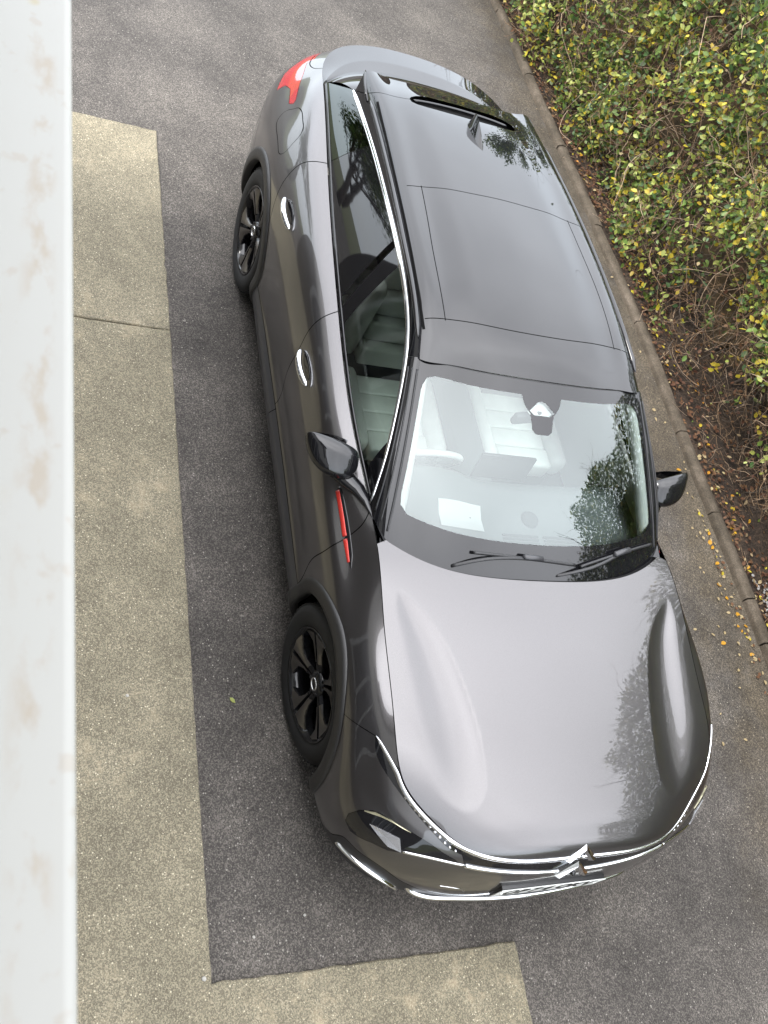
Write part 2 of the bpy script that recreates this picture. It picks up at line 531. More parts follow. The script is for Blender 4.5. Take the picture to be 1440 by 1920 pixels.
TAIL = [
 [(-3.22,.68,.19),(-3.45,.62,.2),(-3.60,.52,.2),(-3.68,.40,.2),(-3.72,.22,.2),(-3.73,0,.2)],
 [(-3.22,.81,.23),(-3.45,.77,.25),(-3.62,.68,.26),(-3.72,.52,.27),(-3.77,.29,.27),(-3.78,0,.27)],
 [(-3.22,.880,.31),(-3.45,.83,.32),(-3.65,.725,.33),(-3.755,.55,.34),(-3.81,.30,.34),(-3.82,0,.34)],
 [(-3.22,.900,.42),(-3.45,.85,.43),(-3.67,.745,.44),(-3.78,.56,.45),(-3.835,.31,.45),(-3.85,0,.45)],
 [(-3.22,.905,.56),(-3.45,.86,.57),(-3.68,.755,.57),(-3.79,.565,.57),(-3.845,.31,.57),(-3.86,0,.57)],
 [(-3.22,.897,.72),(-3.45,.853,.72),(-3.675,.748,.72),(-3.78,.56,.72),(-3.835,.31,.72),(-3.85,0,.72)],
 [(-3.22,.850,.885),(-3.45,.808,.875),(-3.66,.718,.87),(-3.76,.55,.87),(-3.815,.31,.87),(-3.83,0,.87)],
 [(-3.22,.780,.985),(-3.43,.743,.975),(-3.62,.672,.97),(-3.725,.53,.975),(-3.785,.30,.98),(-3.80,0,.985)],
 [(-3.22,.722,1.065),(-3.41,.682,1.038),(-3.58,.620,1.033),(-3.69,.495,1.037),(-3.76,.288,1.046),(-3.785,0,1.05)],
 [(-3.22,.657,1.115),(-3.40,.625,1.092),(-3.555,.562,1.085),(-3.662,.465,1.086),(-3.742,.275,1.094),(-3.768,0,1.098)],
]

def body_grid(n1=70, n2=26, n3=70):
    rings = []
    for L in range(10):
        side = [(x, w, z) for x, w, z in zip(SX, SIDE_W[L], SIDE_Z[L])]
        P = np.array(NOSE[L] + side[1:] + TAIL[L], float)
        k0, k1 = len(NOSE[L]) - 1, len(NOSE[L]) + len(side) - 2
        m = np.array([1, -1, 1])
        Q = np.concatenate([P[3:0:-1] * m, P, P[-2:-5:-1] * m])
        t = chord(Q); f = nspline(t, Q); t = t[3:-3]
        ts = [np.linspace(t[0], t[k0], n1, endpoint=False)]
        for k in range(k0, k1): ts.append(np.linspace(t[k], t[k + 1], n2, endpoint=False))
        ts.append(np.linspace(t[k1], t[-1], n3))
        rings.append(f(np.concatenate(ts)))
    R = np.array(rings)                       # (10, nu, 3)
    sec = np.linalg.norm(np.diff(R, axis=0), axis=2).mean(1)
    v = np.concatenate([[0], np.cumsum(sec)])
    f = nspline(v, R.reshape(10, -1))
    V = np.linspace(0, v[-1], 150)
    G = f(V).reshape(150, -1, 3).transpose(1, 0, 2)
    U = chord(R[5])
    G = G * np.array([1, -1, 1])
    return U, V, G, R[9]

BU, BV, BG, TRING = body_grid()
BODY = Surf(BU, BV, BG, out=(0, -1, 0))

# ---- bonnet height field, its outline is the top ring of the body
_fr = TRING[TRING[:, 0] > -0.39]
_o = np.argsort(_fr[:, 0])
TX, TW, TZ = _fr[_o, 0], _fr[_o, 1], _fr[_o, 2]
HCX = [-.50, -.30, -.15, .0, .2, .4, .6, .72, .80, .85, .88, .906, .93]
HCZ = [.992, .986, .979, .969, .951, .929, .900, .877, .857, .838, .820, .775, .72]
_hc = nspline(HCX, HCZ)
# sculpted hollows on either flank of the bonnet: inner edge, outer edge, depth along x
HOL_X = [-.17, -.10, .02, .16, .30, .44, .58, .66, .72]
HOL_I = [.700, .630, .545, .490, .455, .432, .425, .440, .480]
HOL_O = [.710, .735, .745, .745, .738, .722, .680, .630, .520]
HOL_D = [0, .010, .017, .021, .022, .021, .017, .009, 0]
_hi, _ho, _hd = nspline(HOL_X, HOL_I), nspline(HOL_X, HOL_O), nspline(HOL_X, HOL_D)
def sstep(t): t = np.clip(t, 0, 1); return t * t * t * (t * (6 * t - 15) + 10)
def hollow(t):                                        # sharp at the inner edge, easing into the floor
    t = np.clip(t, 0, 1); return 1 - (1 - t)**2.2
def bonnet_z(x, y):
    x = np.asarray(x, float); w = np.abs(y)
    wt = np.interp(x, TX, TW, right=0.0); wt = np.maximum(wt, 0.02)
    zt = np.interp(x, TX, TZ)
    t = np.clip(w / wt, 0, 1.15)
    hc = _hc(np.clip(x.ravel(), -.5, .93)).reshape(x.shape)
    f = 0.35 * t**2 + 0.65 * t**5
    z = hc + (zt - hc) * f
    xi = np.clip(x, HOL_X[0], HOL_X[-1]).ravel()
    wi, wo_, dd = _hi(xi).reshape(x.shape), _ho(xi).reshape(x.shape), _hd(xi).reshape(x.shape)
    q = (w - wi) / np.maximum(wo_ - wi, 0.02)
    inside = (x > HOL_X[0]) & (x < HOL_X[-1])
    dip = np.maximum(dd, 0) * hollow((w - wi) / 0.115) * (1 - sstep((q - 0.30) / 0.70))
    return z - np.where(inside & (w > wi), dip, 0)

HX = np.linspace(-.44, .935, 420); HY = np.linspace(-.84, .84, 420)
_X, _Y = np.meshgrid(HX, HY, indexing='ij')
BONNET = Surf(HX, HY, np.stack([_X, _Y, bonnet_z(_X, _Y)], 2), out=(0, 0, 1))

# ---- windscreen: s runs from the base to the header, t across
def wind_pt(s, t):
    s = np.asarray(s, float); t = np.asarray(t, float)
    wb, wh = .712, .590
    b = np.stack([-.238 - .085 * (t * wb)**2 - .431 * (t * wb)**4, wb * t, .960 + .007 * t**2], -1)
    h = np.stack([-1.036 - .144 * (t * wh)**2 - .1 * (t * wh)**4, wh * t, 1.372 - .030 * t**2], -1)
    p = b * (1 - s[..., None]) + h * s[..., None]
    k = 4 * s * (1 - s)
    n = np.stack([.46 * np.ones_like(s), np.zeros_like(s), .89 * np.ones_like(s)], -1)
    return p + n * (k * .020)[..., None]
WS = np.linspace(0, 1, 90); WT = np.linspace(-1, 1, 140)
_S, _T = np.meshgrid(WS, WT, indexing='ij')
# parameters scaled to metres so that cut widths read true
WIND = Surf(WS * .90, WT * .65, wind_pt(_S, _T), out=(.4, 0, .9))

# ---- side glass house (right side, y = -w)
CHR = np.array([(-.548,.772,.975),(-.66,.742,1.082),(-.87,.688,1.203),(-1.125,.630,1.300),(-1.30,.603,1.340),(-1.45,.591,1.357),
                (-1.72,.577,1.362),(-2.09,.569,1.348),(-2.48,.563,1.322),(-2.76,.563,1.292),(-2.94,.562,1.266),(-3.02,.561,1.250)])
_cf = nspline(-CHR[:, 0], CHR)
_bel = TRING[(TRING[:, 0] < -.5) & (TRING[:, 0] > -3.3)]
_bo = np.argsort(-_bel[:, 0])
def belt(x):
    x = np.asarray(x, float)
    return np.stack([x, np.interp(-x, -_bel[_bo, 0], _bel[_bo, 1]) - .010, np.interp(-x, -_bel[_bo, 0], _bel[_bo, 2]) + .008], -1)
GA = np.concatenate([np.linspace(-.55, -.75, 40, endpoint=False), np.linspace(-.75, -3.22, 260)])
def top_x(xb):                                        # the rear end of the glass leans forward
    return np.where(xb > -2.7, xb, -2.7 - (xb + 2.7) * (-.32 / .52))
_gb = belt(GA); _gt = _cf(-top_x(GA))
GQ = np.linspace(0, 1, 60)
_G = _gb[:, None] * (1 - GQ)[None, :, None] + _gt[:, None] * GQ[None, :, None]
_hgt = np.linalg.norm(_gt - _gb, axis=1)
_G[..., 1] += (4 * GQ * (1 - GQ))[None, :] * (.045 * _hgt)[:, None]
_G = _G * np.array([1, -1, 1])
GLASS = Surf(-GA, GQ * .40, _G, out=(0, -1, .3))

# ---- roof from the header back to the spoiler tip
RA = np.linspace(0, 1, 160); RT = np.linspace(-1, 1, 160)
_xc = -1.036 + RA * (-3.035 + 1.036)
_zc = nspline([-3.08, -3.03, -2.9, -2.8, -2.5, -2.08, -1.6, -1.25, -1.12, -1.036, -1.0][::1], [1.350, 1.362, 1.398, 1.420, 1.456, 1.473, 1.468, 1.439, 1.411, 1.376, 1.358])
_xr = -1.082 + RA * (-3.062 + 1.082)                   # edge of the flat roof (along the rail)
_wr = nspline(-np.array([-1.0, -1.08, -1.3, -1.66, -2.17, -2.77, -3.0, -3.1])[::1], [.590, .588, .562, .552, .538, .512, .512, .512])
_zr = nspline(-np.array([-1.0, -1.08, -1.3, -1.66, -2.17, -2.77, -3.0, -3.1]), [1.325, 1.345, 1.398, 1.424, 1.419, 1.386, 1.358, 1.343])
_xe = -1.13 + RA * (-2.99 + 1.13)                      # cant rail
_E = _cf(-_xe)
_rows = []
for k in range(len(RA)):
    c = np.array([_xc[k], 0, _zc(_xc[k])[0]])
    r = np.array([_xr[k], _wr(-_xr[k])[0], _zr(-_xr[k])[0]])
    e = _E[k]
    def between(f):
        w = r[1] * f
        return np.array([c[0] + (r[0] - c[0]) * f**2, w, c[2] + (r[2] - c[2]) * (0.72 * f**2 + 0.28 * f**4)])
    half = [c, between(.3), between(.58), between(.82), r, r * .45 + e * .55 + np.array([0, .004, .008]), e]
    full = np.array([p * [1, -1, 1] for p in half[:0:-1]] + half)
    t = chord(full); t = t / t[-1] * 2 - 1
    _rows.append(nspline(t, full)(RT))
ROOF = Surf(-_xc, RT * .72, np.array(_rows), out=(0, 0, 1))

# ---- A pillar between chrome line and windscreen edge (right)
_pa = np.linspace(0, 1, 60)
_pc = _cf(.548 + _pa * (1.13 - .548))
_pw = wind_pt(_pa, np.ones_like(_pa))
_pb = np.linspace(0, 1, 14)
_PG = _pc[:, None] * (1 - _pb)[None, :, None] + _pw[:, None] * _pb[None, :, None]
_PG = _PG + (4 * _pb * (1 - _pb))[None, :, None] * np.array([.30, .42, .30]) * .03
PILLAR = Surf(_pa * .75, _pb * .12, _PG * np.array([1, -1, 1]), out=(.3, -.8, .4))

# ---- rear window and boot deck (full width, t across)
def rear_top(t):
    w = .562 * t
    return np.stack([-2.97 - .05 * t**2, w, 1.345 - .096 * np.abs(t)**3], -1)
def deck_in(t):
    w = .648 * t
    return np.stack([-3.492 + .326 * w**2 + .78 * w**4, w, 1.118 + 0 * t], -1)
_t = np.linspace(-1, 1, 120); _q = np.linspace(0, 1, 50)
_rt, _di = rear_top(_t), deck_in(_t)
_RW = _rt[None] * (1 - _q)[:, None, None] + _di[None] * _q[:, None, None]
_RW[..., 2] += (4 * _q * (1 - _q) * .022)[:, None]
REARWIN = Surf(_q * .55, _t * .62, _RW, out=(-.3, 0, .9))
_tl = TRING[TRING[:, 0] < -3.20]                       # from the side to the tail centre
_s = chord(_tl); _s = _s / _s[-1]
_lf = lambda a: np.stack([np.interp(a, _s, _tl[:, i]) for i in range(3)], -1)
_a = np.linspace(0, 1, 100)
_full_l = np.concatenate([_lf(_a) * [1, -1, 1], _lf(_a[-2::-1])])
_full_t = np.concatenate([-1 + _a, _a[1:]])
_din = deck_in(_full_t)
_dq = np.linspace(0, 1, 41)
_DK = _din[None] * (1 - _dq)[:, None, None] + _full_l[None] * _dq[:, None, None]
_DK[..., 2] += np.where(_dq < .38, .007 * _dq / .38, .007 * (1 - _dq) / .62)[:, None]   # ridge of the lip
DECK = Surf(_dq * .25, _full_t * .7, _DK, out=(-.1, 0, 1))

# ================================================================== CAR: parts
CAR = empty('estate_car', (0, 0, 0))
tag(CAR, 'dark metallic grey estate car with gloss black roof parked on the tarmac drive', 'car')

def uvl(S, pts, step=0.012, closed=False, smooth=True):
    """3-D polyline near a surface -> smooth uv polyline"""
    P = np.asarray(pts, float)
    if smooth: P = smooth_line(P, step, closed)
    else:
        out = []
        m = len(P) if closed else len(P) - 1
        for i in range(m):
            a, b = P[i], P[(i + 1) % len(P)]
            n = max(1, int(np.linalg.norm(b - a) / step))
            out += [a + (b - a) * k / n for k in range(n)]
        if not closed: out.append(P[-1])
        P = np.array(out)
    return S.locate(P)

def circ(cx, cz, r, n=72):
    a = np.linspace(0, 2 * math.pi, n, endpoint=False)
    return [(cx + r * math.cos(t), -.905, cz + r * math.sin(t)) for t in a]

def arch_uv(cx, r, a0=-40, a1=220, n=70):
    """points of a wheel arch located by x and z on the flank"""
    out = []
    for t in np.radians(np.linspace(a0, a1, n)):
        x, z = cx + r * math.cos(t), .352 + r * math.sin(t)
        out.append((x, -.915, max(z, .165)))
    uv = BODY.locate(out, wt=(1, .15, 1))
    return np.concatenate([[(uv[0, 0], BV[0])], uv, [(uv[-1, 0], BV[0])]])
def stretch(uv, d=.0045):
    a = uv[0] - uv[1]; b = uv[-1] - uv[-2]
    return np.concatenate([[uv[0] + a / np.hypot(*a) * d], uv, [uv[-1] + b / np.hypot(*b) * d]])

WHX = (0.0, -2.785)
L = {}
L['bumper_seam'] = uvl(BODY, [(.20,-.925,.65),(.325,-.907,.787),(.364,-.888,.819),(.403,-.853,.844)])
L['drl_top'] = uvl(BODY, [(.403,-.853,.844),(.448,-.833,.843),(.50,-.803,.842),(.54,-.772,.852)])
L['wing_door'] = uvl(BODY, [(-.47,-.905,.396),(-.482,-.909,.54),(-.462,-.918,.68),(-.437,-.922,.773),(-.440,-.885,.872),(-.454,-.858,.901),(-.481,-.806,.947),(-.546,-.764,.973)])
L['door_door'] = uvl(BODY, [(-1.50,-.898,.397),(-1.507,-.897,.449),(-1.523,-.903,.605),(-1.515,-.91,.76),(-1.521,-.909,.834),(-1.549,-.89,.912),(-1.572,-.85,.975),(-1.592,-.80,1.012),(-1.60,-.77,1.035)])
L['door_quarter'] = uvl(BODY, [(-2.44,-.915,.49),(-2.47,-.92,.72),(-2.554,-.909,.893),(-2.582,-.882,.948),(-2.596,-.857,.984),(-2.602,-.83,1.02),(-2.59,-.795,1.055),(-2.562,-.715,1.10)])
L['sill'] = uvl(BODY, [(-.36,-.91,.395),(-1,-.90,.397),(-1.7,-.90,.397),(-2.42,-.913,.400)])
L['sill_joint'] = uvl(BODY, [(-1.47,-.90,.397),(-1.475,-.92,.335),(-1.475,-.85,.205)], smooth=False)
FUEL = [(-3.100,-.80,.985),(-3.075,-.776,1.011),(-3.035,-.766,1.026),(-2.924,-.77,1.032),(-2.849,-.78,1.029),(-2.812,-.801,1.013),(-2.785,-.838,.982),(-2.765,-.872,.945),(-2.775,-.887,.925),(-2.847,-.893,.914),(-3.02,-.880,.90),(-3.105,-.862,.908),(-3.128,-.825,.949)]
L['fuel'] = uvl(BODY, FUEL, closed=True)
LIGHT = [(-3.42,-.824,.862),(-3.55,-.775,.895),(-3.60,-.70,.965),(-3.635,-.655,.99),(-3.70,-.56,1.0),(-3.75,-.47,.985),(-3.755,-.47,1.012),(-3.70,-.52,1.035),(-3.64,-.58,1.037),(-3.549,-.633,1.037),(-3.522,-.677,1.012),(-3.416,-.71,1.012),(-3.306,-.745,1.005),(-3.167,-.781,.995),(-3.154,-.794,.983),(-3.187,-.809,.958),(-3.33,-.785,.957),(-3.40,-.795,.922)]
L['tail_light'] = uvl(BODY, LIGHT, closed=True, smooth=False)
L['tailgate'] = uvl(BODY, [(-3.385,-.625,1.09),(-3.425,-.657,1.057),(-3.50,-.664,1.025),(-3.60,-.62,1.028)])
L['tailgate_low'] = uvl(BODY, [(-3.70,-.60,.93),(-3.735,-.62,.80),(-3.755,-.63,.66),(-3.78,-.56,.52),(-3.82,-.40,.47),(-3.85,-.001,.46)])
L['tailgate_mid'] = uvl(BODY, [(-3.60,-.70,.965),(-3.66,-.67,.95),(-3.70,-.60,.93)])
L['rear_bumper'] = uvl(BODY, [(-3.10,-.91,.54),(-3.3,-.885,.66),(-3.6,-.79,.68),(-3.755,-.63,.66)])
HEAD = [(.645,-.90,.56),(.631,-.905,.60),(.633,-.88,.655),(.646,-.84,.691),(.663,-.812,.705),(.696,-.771,.714),(.728,-.729,.718),(.753,-.691,.720),(.796,-.628,.718),(.834,-.574,.710),(.856,-.535,.705),(.876,-.502,.690),(.862,-.55,.678),(.832,-.639,.661),(.798,-.712,.645),(.799,-.722,.633),(.782,-.766,.610),(.747,-.818,.595),(.714,-.861,.566),(.685,-.884,.548)]
L['headlamp'] = uvl(BODY, HEAD, closed=True, smooth=False)
DRL = [(.406,-.853,.840),(.46,-.850,.820),(.522,-.826,.811),(.589,-.784,.802),(.655,-.733,.786),(.715,-.679,.768),(.776,-.619,.750),(.821,-.564,.735),(.847,-.516,.733)]
L['drl_low'] = uvl(BODY, DRL)
L['drl_end'] = uvl(BODY, [(.847,-.516,.733),(.846,-.495,.765)], smooth=False)
GRL = [(.936,-.001,.684),(.937,-.079,.684),(.921,-.286,.692),(.878,-.490,.692),(.852,-.512,.728)]
L['grille_low'] = uvl(BODY, GRL, smooth=False)
L['grille_end'] = uvl(BODY, [(.852,-.512,.728),(.847,-.516,.733)], smooth=False)
LOW = [(.36,-.91,.27),(.60,-.90,.30),(.655,-.893,.37),(.70,-.878,.485),(.75,-.838,.493),(.794,-.787,.502),(.834,-.726,.490),(.868,-.651,.449),(.882,-.618,.434),(.899,-.564,.410),(.915,-.495,.397),(.927,-.426,.391),(.942,-.313,.380),(.95,-.15,.375),(.952,-.001,.375)]
L['low'] = uvl(BODY, LOW)
L['arch_front'] = arch_uv(WHX[0], .398)
L['arch_rear'] = arch_uv(WHX[1], .398)

g, z0 = .0027, 0.0
lines = [(L['bumper_seam'], .0015, False), (L['drl_top'], z0, False), (L['wing_door'], g, False), (L['door_door'], g, False), (L['door_quarter'], g, False),
         (L['sill'], g, False), (L['sill_joint'], .0025, False), (L['fuel'], .0017, True), (L['tail_light'], .001, True), (L['tailgate'], g, False), (L['tailgate_low'], g, False),
         (L['tailgate_mid'], .001, False), (L['rear_bumper'], .0018, False), (L['headlamp'], .001, True), (L['drl_low'], z0, False), (L['drl_end'], z0, False), (L['grille_low'], z0, False),
         (L['grille_end'], z0, False), (L['low'], .002, False), (L['arch_front'], z0, False), (L['arch_rear'], z0, False)]
lines = [(q if c else stretch(q), w, c) for q, w, c in lines]
sd_ = lambda *p: list(BODY.locate(p))
seeds = {
 'front_wing': sd_((-.2,-.92,.80), (.2,-.82,.88)),
 'front_bumper': sd_((.80,-.78,.56), (.60,-.84,.73), (.93,-.25,.60), (.55,-.925,.50)),
 'lower_bumper': sd_((.93,-.40,.33), (.80,-.77,.33), (.945,-.1,.33)),
 'headlamp': sd_((.72,-.80,.66)),
 'daytime_light': sd_((.53,-.81,.83), (.72,-.67,.775)),
 'grille': sd_((.93,-.15,.74)),
 'front_door': sd_((-1.0,-.91,.70)),
 'rear_door': sd_((-2.0,-.91,.70)),
 'rear_wing': sd_((-2.9,-.90,.85), (-3.3,-.70,1.06)),
 'fuel_flap': sd_((-2.95,-.83,.98)),
 'tail_light': sd_((-3.5,-.74,.94), (-3.25,-.778,.975)),
 'tailgate': sd_((-3.8,-.3,.7)),
 'rear_bumper': sd_((-3.5,-.85,.4)),
 'sill_trim': sd_((-1.0,-.90,.30), (-2.0,-.90,.30)),
 'arch_hole': sd_((0,-.92,.55), (WHX[1],-.92,.55)),
}
ug = np.concatenate([np.linspace(BU[0], BU[69], 62, endpoint=False), np.linspace(BU[69], BU[-70], 150, endpoint=False), np.linspace(BU[-70], BU[-1], 48)])
PAN = panelize(BODY, ug, np.linspace(BV[0], BV[-1], 64), lines, seeds)
BODY_MAT = dict(front_wing='paint', front_bumper='paint', lower_bumper='satin_black', headlamp='gloss_black', daytime_light='gloss_black', grille='gloss_black', front_door='paint', rear_door='paint',
                rear_wing='paint', fuel_flap='paint', tail_light='red_lens', tailgate='paint', rear_bumper='paint', sill_trim='sill')
PART = {}
for nm, (co, tr) in sorted(PAN.items(), key=lambda q: q[0] == "fuel_flap"):
    if nm in ('arch_hole', '_rest'): continue
    for side in (-1, 1):
        if nm in ('front_bumper', 'lower_bumper', 'grille', 'tailgate', 'rear_bumper'):
            if side == 1: continue
            V, F, N = panel_mesh(BODY, co, tr, both=True)
        else:
            V, F, N = panel_mesh(BODY, co, tr, mirror=(side == 1))
        par = CAR
        if nm == 'fuel_flap':
            if side == 1: continue
            par = PART[('rear_wing', -1)]
        PART[(nm, side)] = mesh_obj(nm, V, F, M[BODY_MAT[nm]], par, N)
# black shell added so that the panel gaps look shaded
allt = np.concatenate([t for k, (c, t) in PAN.items() if k not in ('arch_hole',)])
co0 = next(iter(PAN.values()))[0]
sv = panel_mesh(BODY, co0, allt, lift=-.014, both=True)
mesh_obj('gap_shade_shell', sv[0], sv[1], M['void'], CAR, sv[2])

# lamps: silver lens wedge, and a pale gold patch painted as a glint
for side in (-1, 1):
    mir = np.array([1, -side * -1, 1]) if side == 1 else np.array([1, 1, 1])
    mir = np.array([1, -1 if side == 1 else 1, 1])
    wedge = np.array([(.686,-.843,.652),(.70,-.823,.661),(.728,-.782,.671),(.757,-.738,.678),(.799,-.722,.636),(.77,-.771,.627),(.731,-.808,.640)]) * mir
    c = wedge.mean(0)
    n = BODY.nrm(*BODY.locate([c * mir])[0])[0] * mir
    V = list(wedge + n * .003) + list(wedge - n * .008) + [c + n * .0045]
    k = len(wedge)
    mesh_obj('reflector_and_glint', V, [(i, (i + 1) % k, k + (i + 1) % k, k + i) for i in range(k)] + [(i, (i + 1) % k, 2 * k) for i in range(k)], M['silver_lens'], PART[('headlamp', side)], smooth=False)
    gl_ = np.array([(.640,-.866,.671),(.655,-.832,.695),(.690,-.782,.711),(.745,-.706,.717),(.722,-.742,.714),(.692,-.784,.706),(.672,-.812,.696),(.658,-.838,.684)]) * mir
    n = BODY.nrm(*BODY.locate([gl_.mean(0) * mir])[0])[0] * mir; k = len(gl_); V = list(gl_ + n * .003) + list(gl_ - n * .006)
    mesh_obj('reflector_and_glint', V, [(i, (i + 1) % k, k + (i + 1) % k, k + i) for i in range(k)] + [tuple(range(k))], M['lamp_glint'], PART[('headlamp', side)], smooth=False)
    # light segments along the daytime light
    for i in range(11):
        f = .45 + i * .05
        a = smooth_line(DRL, .004)
        q = a[int(f * (len(a) - 1))]
        uv = BODY.locate([q])[0]
        V, F = ribbon(BODY, [uv + np.array([0, .003]), uv + np.array([0, .012]), uv + np.array([0, .022])], .006, .0022, mirror=(side == 1))
        mesh_obj('light_segment', V, F, M['silver_lens'], PART[('daytime_light', side)])

# bright strips of the nose
tn = TRING[(TRING[:, 0] > .56) & (TRING[:, 1] >= -1e-6)] * np.array([1, -1, 1])
tn = tn[np.argsort(tn[:, 1])]                      # from the flank to the centre
tipline = np.array([(.402,-.850,.845),(.432,-.836,.845),(.466,-.820,.843),(.525,-.792,.836),(.584,-.761,.822),(.638,-.724,.803),(.692,-.676,.786),(.754,-.612,.773),(.802,-.555,.767),(.836,-.505,.762)])
tn = tn[np.abs(tn[:, 1]) < .46]
chu = np.concatenate([tipline, tn[:-3:6], tn[-1:]])
uv = BODY.locate(smooth_line(chu, .012)); kk = np.clip((uv[:, 0] - .50) / .08, 0, 1); uv[:, 1] = np.minimum(uv[:, 1], BV[-1] - .006 - .006 * kk)
wd = np.interp(np.linspace(0, 1, len(uv)), [0, .03, .15, .6, 1], [.002, .006, .0085, .0095, .0095])
uv2 = BODY.locate(smooth_line(np.array(GRL)[:4][::-1], .012))
uv3 = BODY.locate(smooth_line([(.799,-.718,.640),(.829,-.633,.665),(.878,-.492,.691)], .012))
def chrome_full(name, uv, half, lift, stop=None):
    for mi_ in (False, True):
        V, F = ribbon(BODY, uv, half, lift, mirror=mi_); mesh_obj(name, V, F, M['chrome'], CAR)
chrome_full('grille_bar', uv, wd, .0065 - .003 * kk[:, None])
chrome_full('grille_bar', uv2, np.linspace(.0095, .0075, len(uv2)), .008)
for side in (-1, 1):
    V, F = ribbon(BODY, uv3, .0055, .004, mirror=(side == 1)); mesh_obj('lamp_trim', V, F, M['satin_chrome'], CAR)
    cc = uvl(BODY, [(.688,-.878,.385),(.737,-.845,.395),(.783,-.800,.400),(.832,-.720,.380),(.862,-.650,.345),(.876,-.61,.315)])
    V, F = ribbon(BODY, cc, np.interp(np.linspace(0, 1, len(cc)), [0, .06, .5, .93, 1], [.002, .009, .012, .009, .003]), .012, mirror=(side == 1))
    mesh_obj('bumper_strip', V, F, M['chrome'], CAR)
bb = smooth_line([(.872,-.592,.385),(.889,-.577,.345),(.914,-.528,.33),(.940,-.40,.328),(.956,-.25,.328),(.965,-.10,.328),(.967,0,.328),(.965,.10,.328),(.956,.25,.328),(.940,.40,.328),(.914,.528,.33),(.889,.577,.345),(.872,.592,.385)], .015)
V, F = tube(bb, .0135, 10, flat=((0, 0, 1), 1.15)); mesh_obj('bumper_strip', V, F, M['chrome'], CAR)
# fins of the lower intake
for i in range(17):
    y = -.52 + i * .065
    if abs(y) < .27: continue
    bm = bmesh.new(); box_bm(bm, (.965 - .40 * y * y, y, .362), (.025, .006, .04)); bm_obj('intake_fin', bm, M['sill'], PART[('lower_bumper', -1)], auto=0, smooth=False)
# towing eye cover
tc_ = uvl(BODY, [(.905,-.515,.505),(.915,-.471,.508),(.927,-.401,.49),(.93,-.385,.47)], .01)
V, F = ribbon(BODY, tc_, .0015, .0012); mesh_obj('tow_cover', V, F, M['satin_chrome'], PART[('front_bumper', -1)])

# badge: two chevrons standing proud of the grille bars
def chevron(cx, zb, zp, w, dx, th):
    """an inverted V: outer ends at the bar, peak in the centre"""
    outer = [(-w, zb - .012), (0, zp + .012), (w, zb - .012)]
    inner = [(-w + .036, zb - .020), (0, zp - .018), (w - .036, zb - .020)]
    V = []
    for (y, z) in outer: V.append((cx - dx * (z - zb) - .55 * y * y, y, z))
    for (y, z) in inner: V.append((cx - dx * (z - zb) - .55 * y * y, y, z))
    R_ = []
    for i in range(3):
        a, b = np.array(V[i]), np.array(V[3 + i]); R_.append((a + b) / 2 + np.array([th, 0, th * .6]))
    B_ = [np.array(v) - np.array([.03, 0, .01]) for v in V]
    VV = V + R_ + B_
    F = []
    for i in (0, 1):
        F += [(i, i + 1, 7 + i, 6 + i), (6 + i, 7 + i, 4 + i, 3 + i), (i + 1, i, 9 + i, 10 + i), (3 + i, 4 + i, 13 + i, 12 + i)]
    F += [(0, 6, 3), (0, 3, 12, 9), (2, 5, 8), (5, 2, 11, 14)]
    return VV, F
BADGE = empty('badge'); BADGE.parent = CAR
V, F = chevron(.908, .781, .820, .076, 0.70, .009); mesh_obj('chevron', V, F, M['chrome'], BADGE, smooth=False)
V, F = chevron(.950, .690, .740, .082, 0.50, .011); mesh_obj('chevron', V, F, M['chrome'], BADGE, smooth=False)
bm = bmesh.new(); bmesh.ops.create_uvsphere(bm, u_segments=10, v_segments=6, radius=.013); bmesh.ops.translate(bm, vec=(.950, 0, .690), verts=bm.verts[:]); bm_obj('camera_lens', bm, M['gloss_black'], BADGE)

# number plate
PLX = .970
bm = bmesh.new(); box_bm(bm, (PLX - .0275, 0, .4955), (.050, .515, .113), bevel=.004); bm_obj('plate_holder', bm, M['satin_black'], CAR)
bm = bmesh.new(); box_bm(bm, (PLX, 0, .4955), (.004, .520, .111), bevel=.001); PLATE = bm_obj('number_plate', bm, M['plate'], CAR)
def text_mesh(s, size, loc, rot, mat, name, parent, extr=.0006, sx=1.0):
    c = bpy.data.curves.new('t', 'FONT'); c.body = s; c.size = size; c.align_x = 'CENTER'; c.align_y = 'CENTER'; c.extrude = extr; c.space_character = 1.12
    c.offset = .0042
    o = bpy.data.objects.new('t', c); COL.objects.link(o)
    bpy.context.view_layer.update()
    me = bpy.data.meshes.new_from_object(o.evaluated_get(bpy.context.evaluated_depsgraph_get()))
    bpy.data.objects.remove(o); bpy.data.curves.remove(c)
    me.transform(Matrix.Diagonal((sx, 1, 1, 1))); me.transform(rot); me.transform(Matrix.Translation(loc))
    me.materials.clear(); me.materials.append(mat)
    ob = bpy.data.objects.new(name, me); COL.objects.link(ob); ob.parent = parent
    return ob
PR = Matrix(((0, 0, 1, 0), (1, 0, 0, 0), (0, 1, 0, 0), (0, 0, 0, 1)))
for ch, yy in zip('OP74OKV', (-.190, -.130, -.070, -.010, .075, .135, .195)):
    text_mesh(ch, .113, (PLX + .0026, yy, .4965), PR, M['plate_char'], 'plate_letter', PLATE, sx=.72)
for yy in (-.235, .235):
    bm = bmesh.new(); bmesh.ops.create_cone(bm, segments=10, radius1=.008, radius2=.007, depth=.004, cap_ends=True, matrix=Matrix.Translation((PLX + .003, yy, .4955)) @ Matrix.Rotation(math.pi / 2, 4, 'Y')); bm_obj('plate_screw', bm, M['plate'], PLATE)

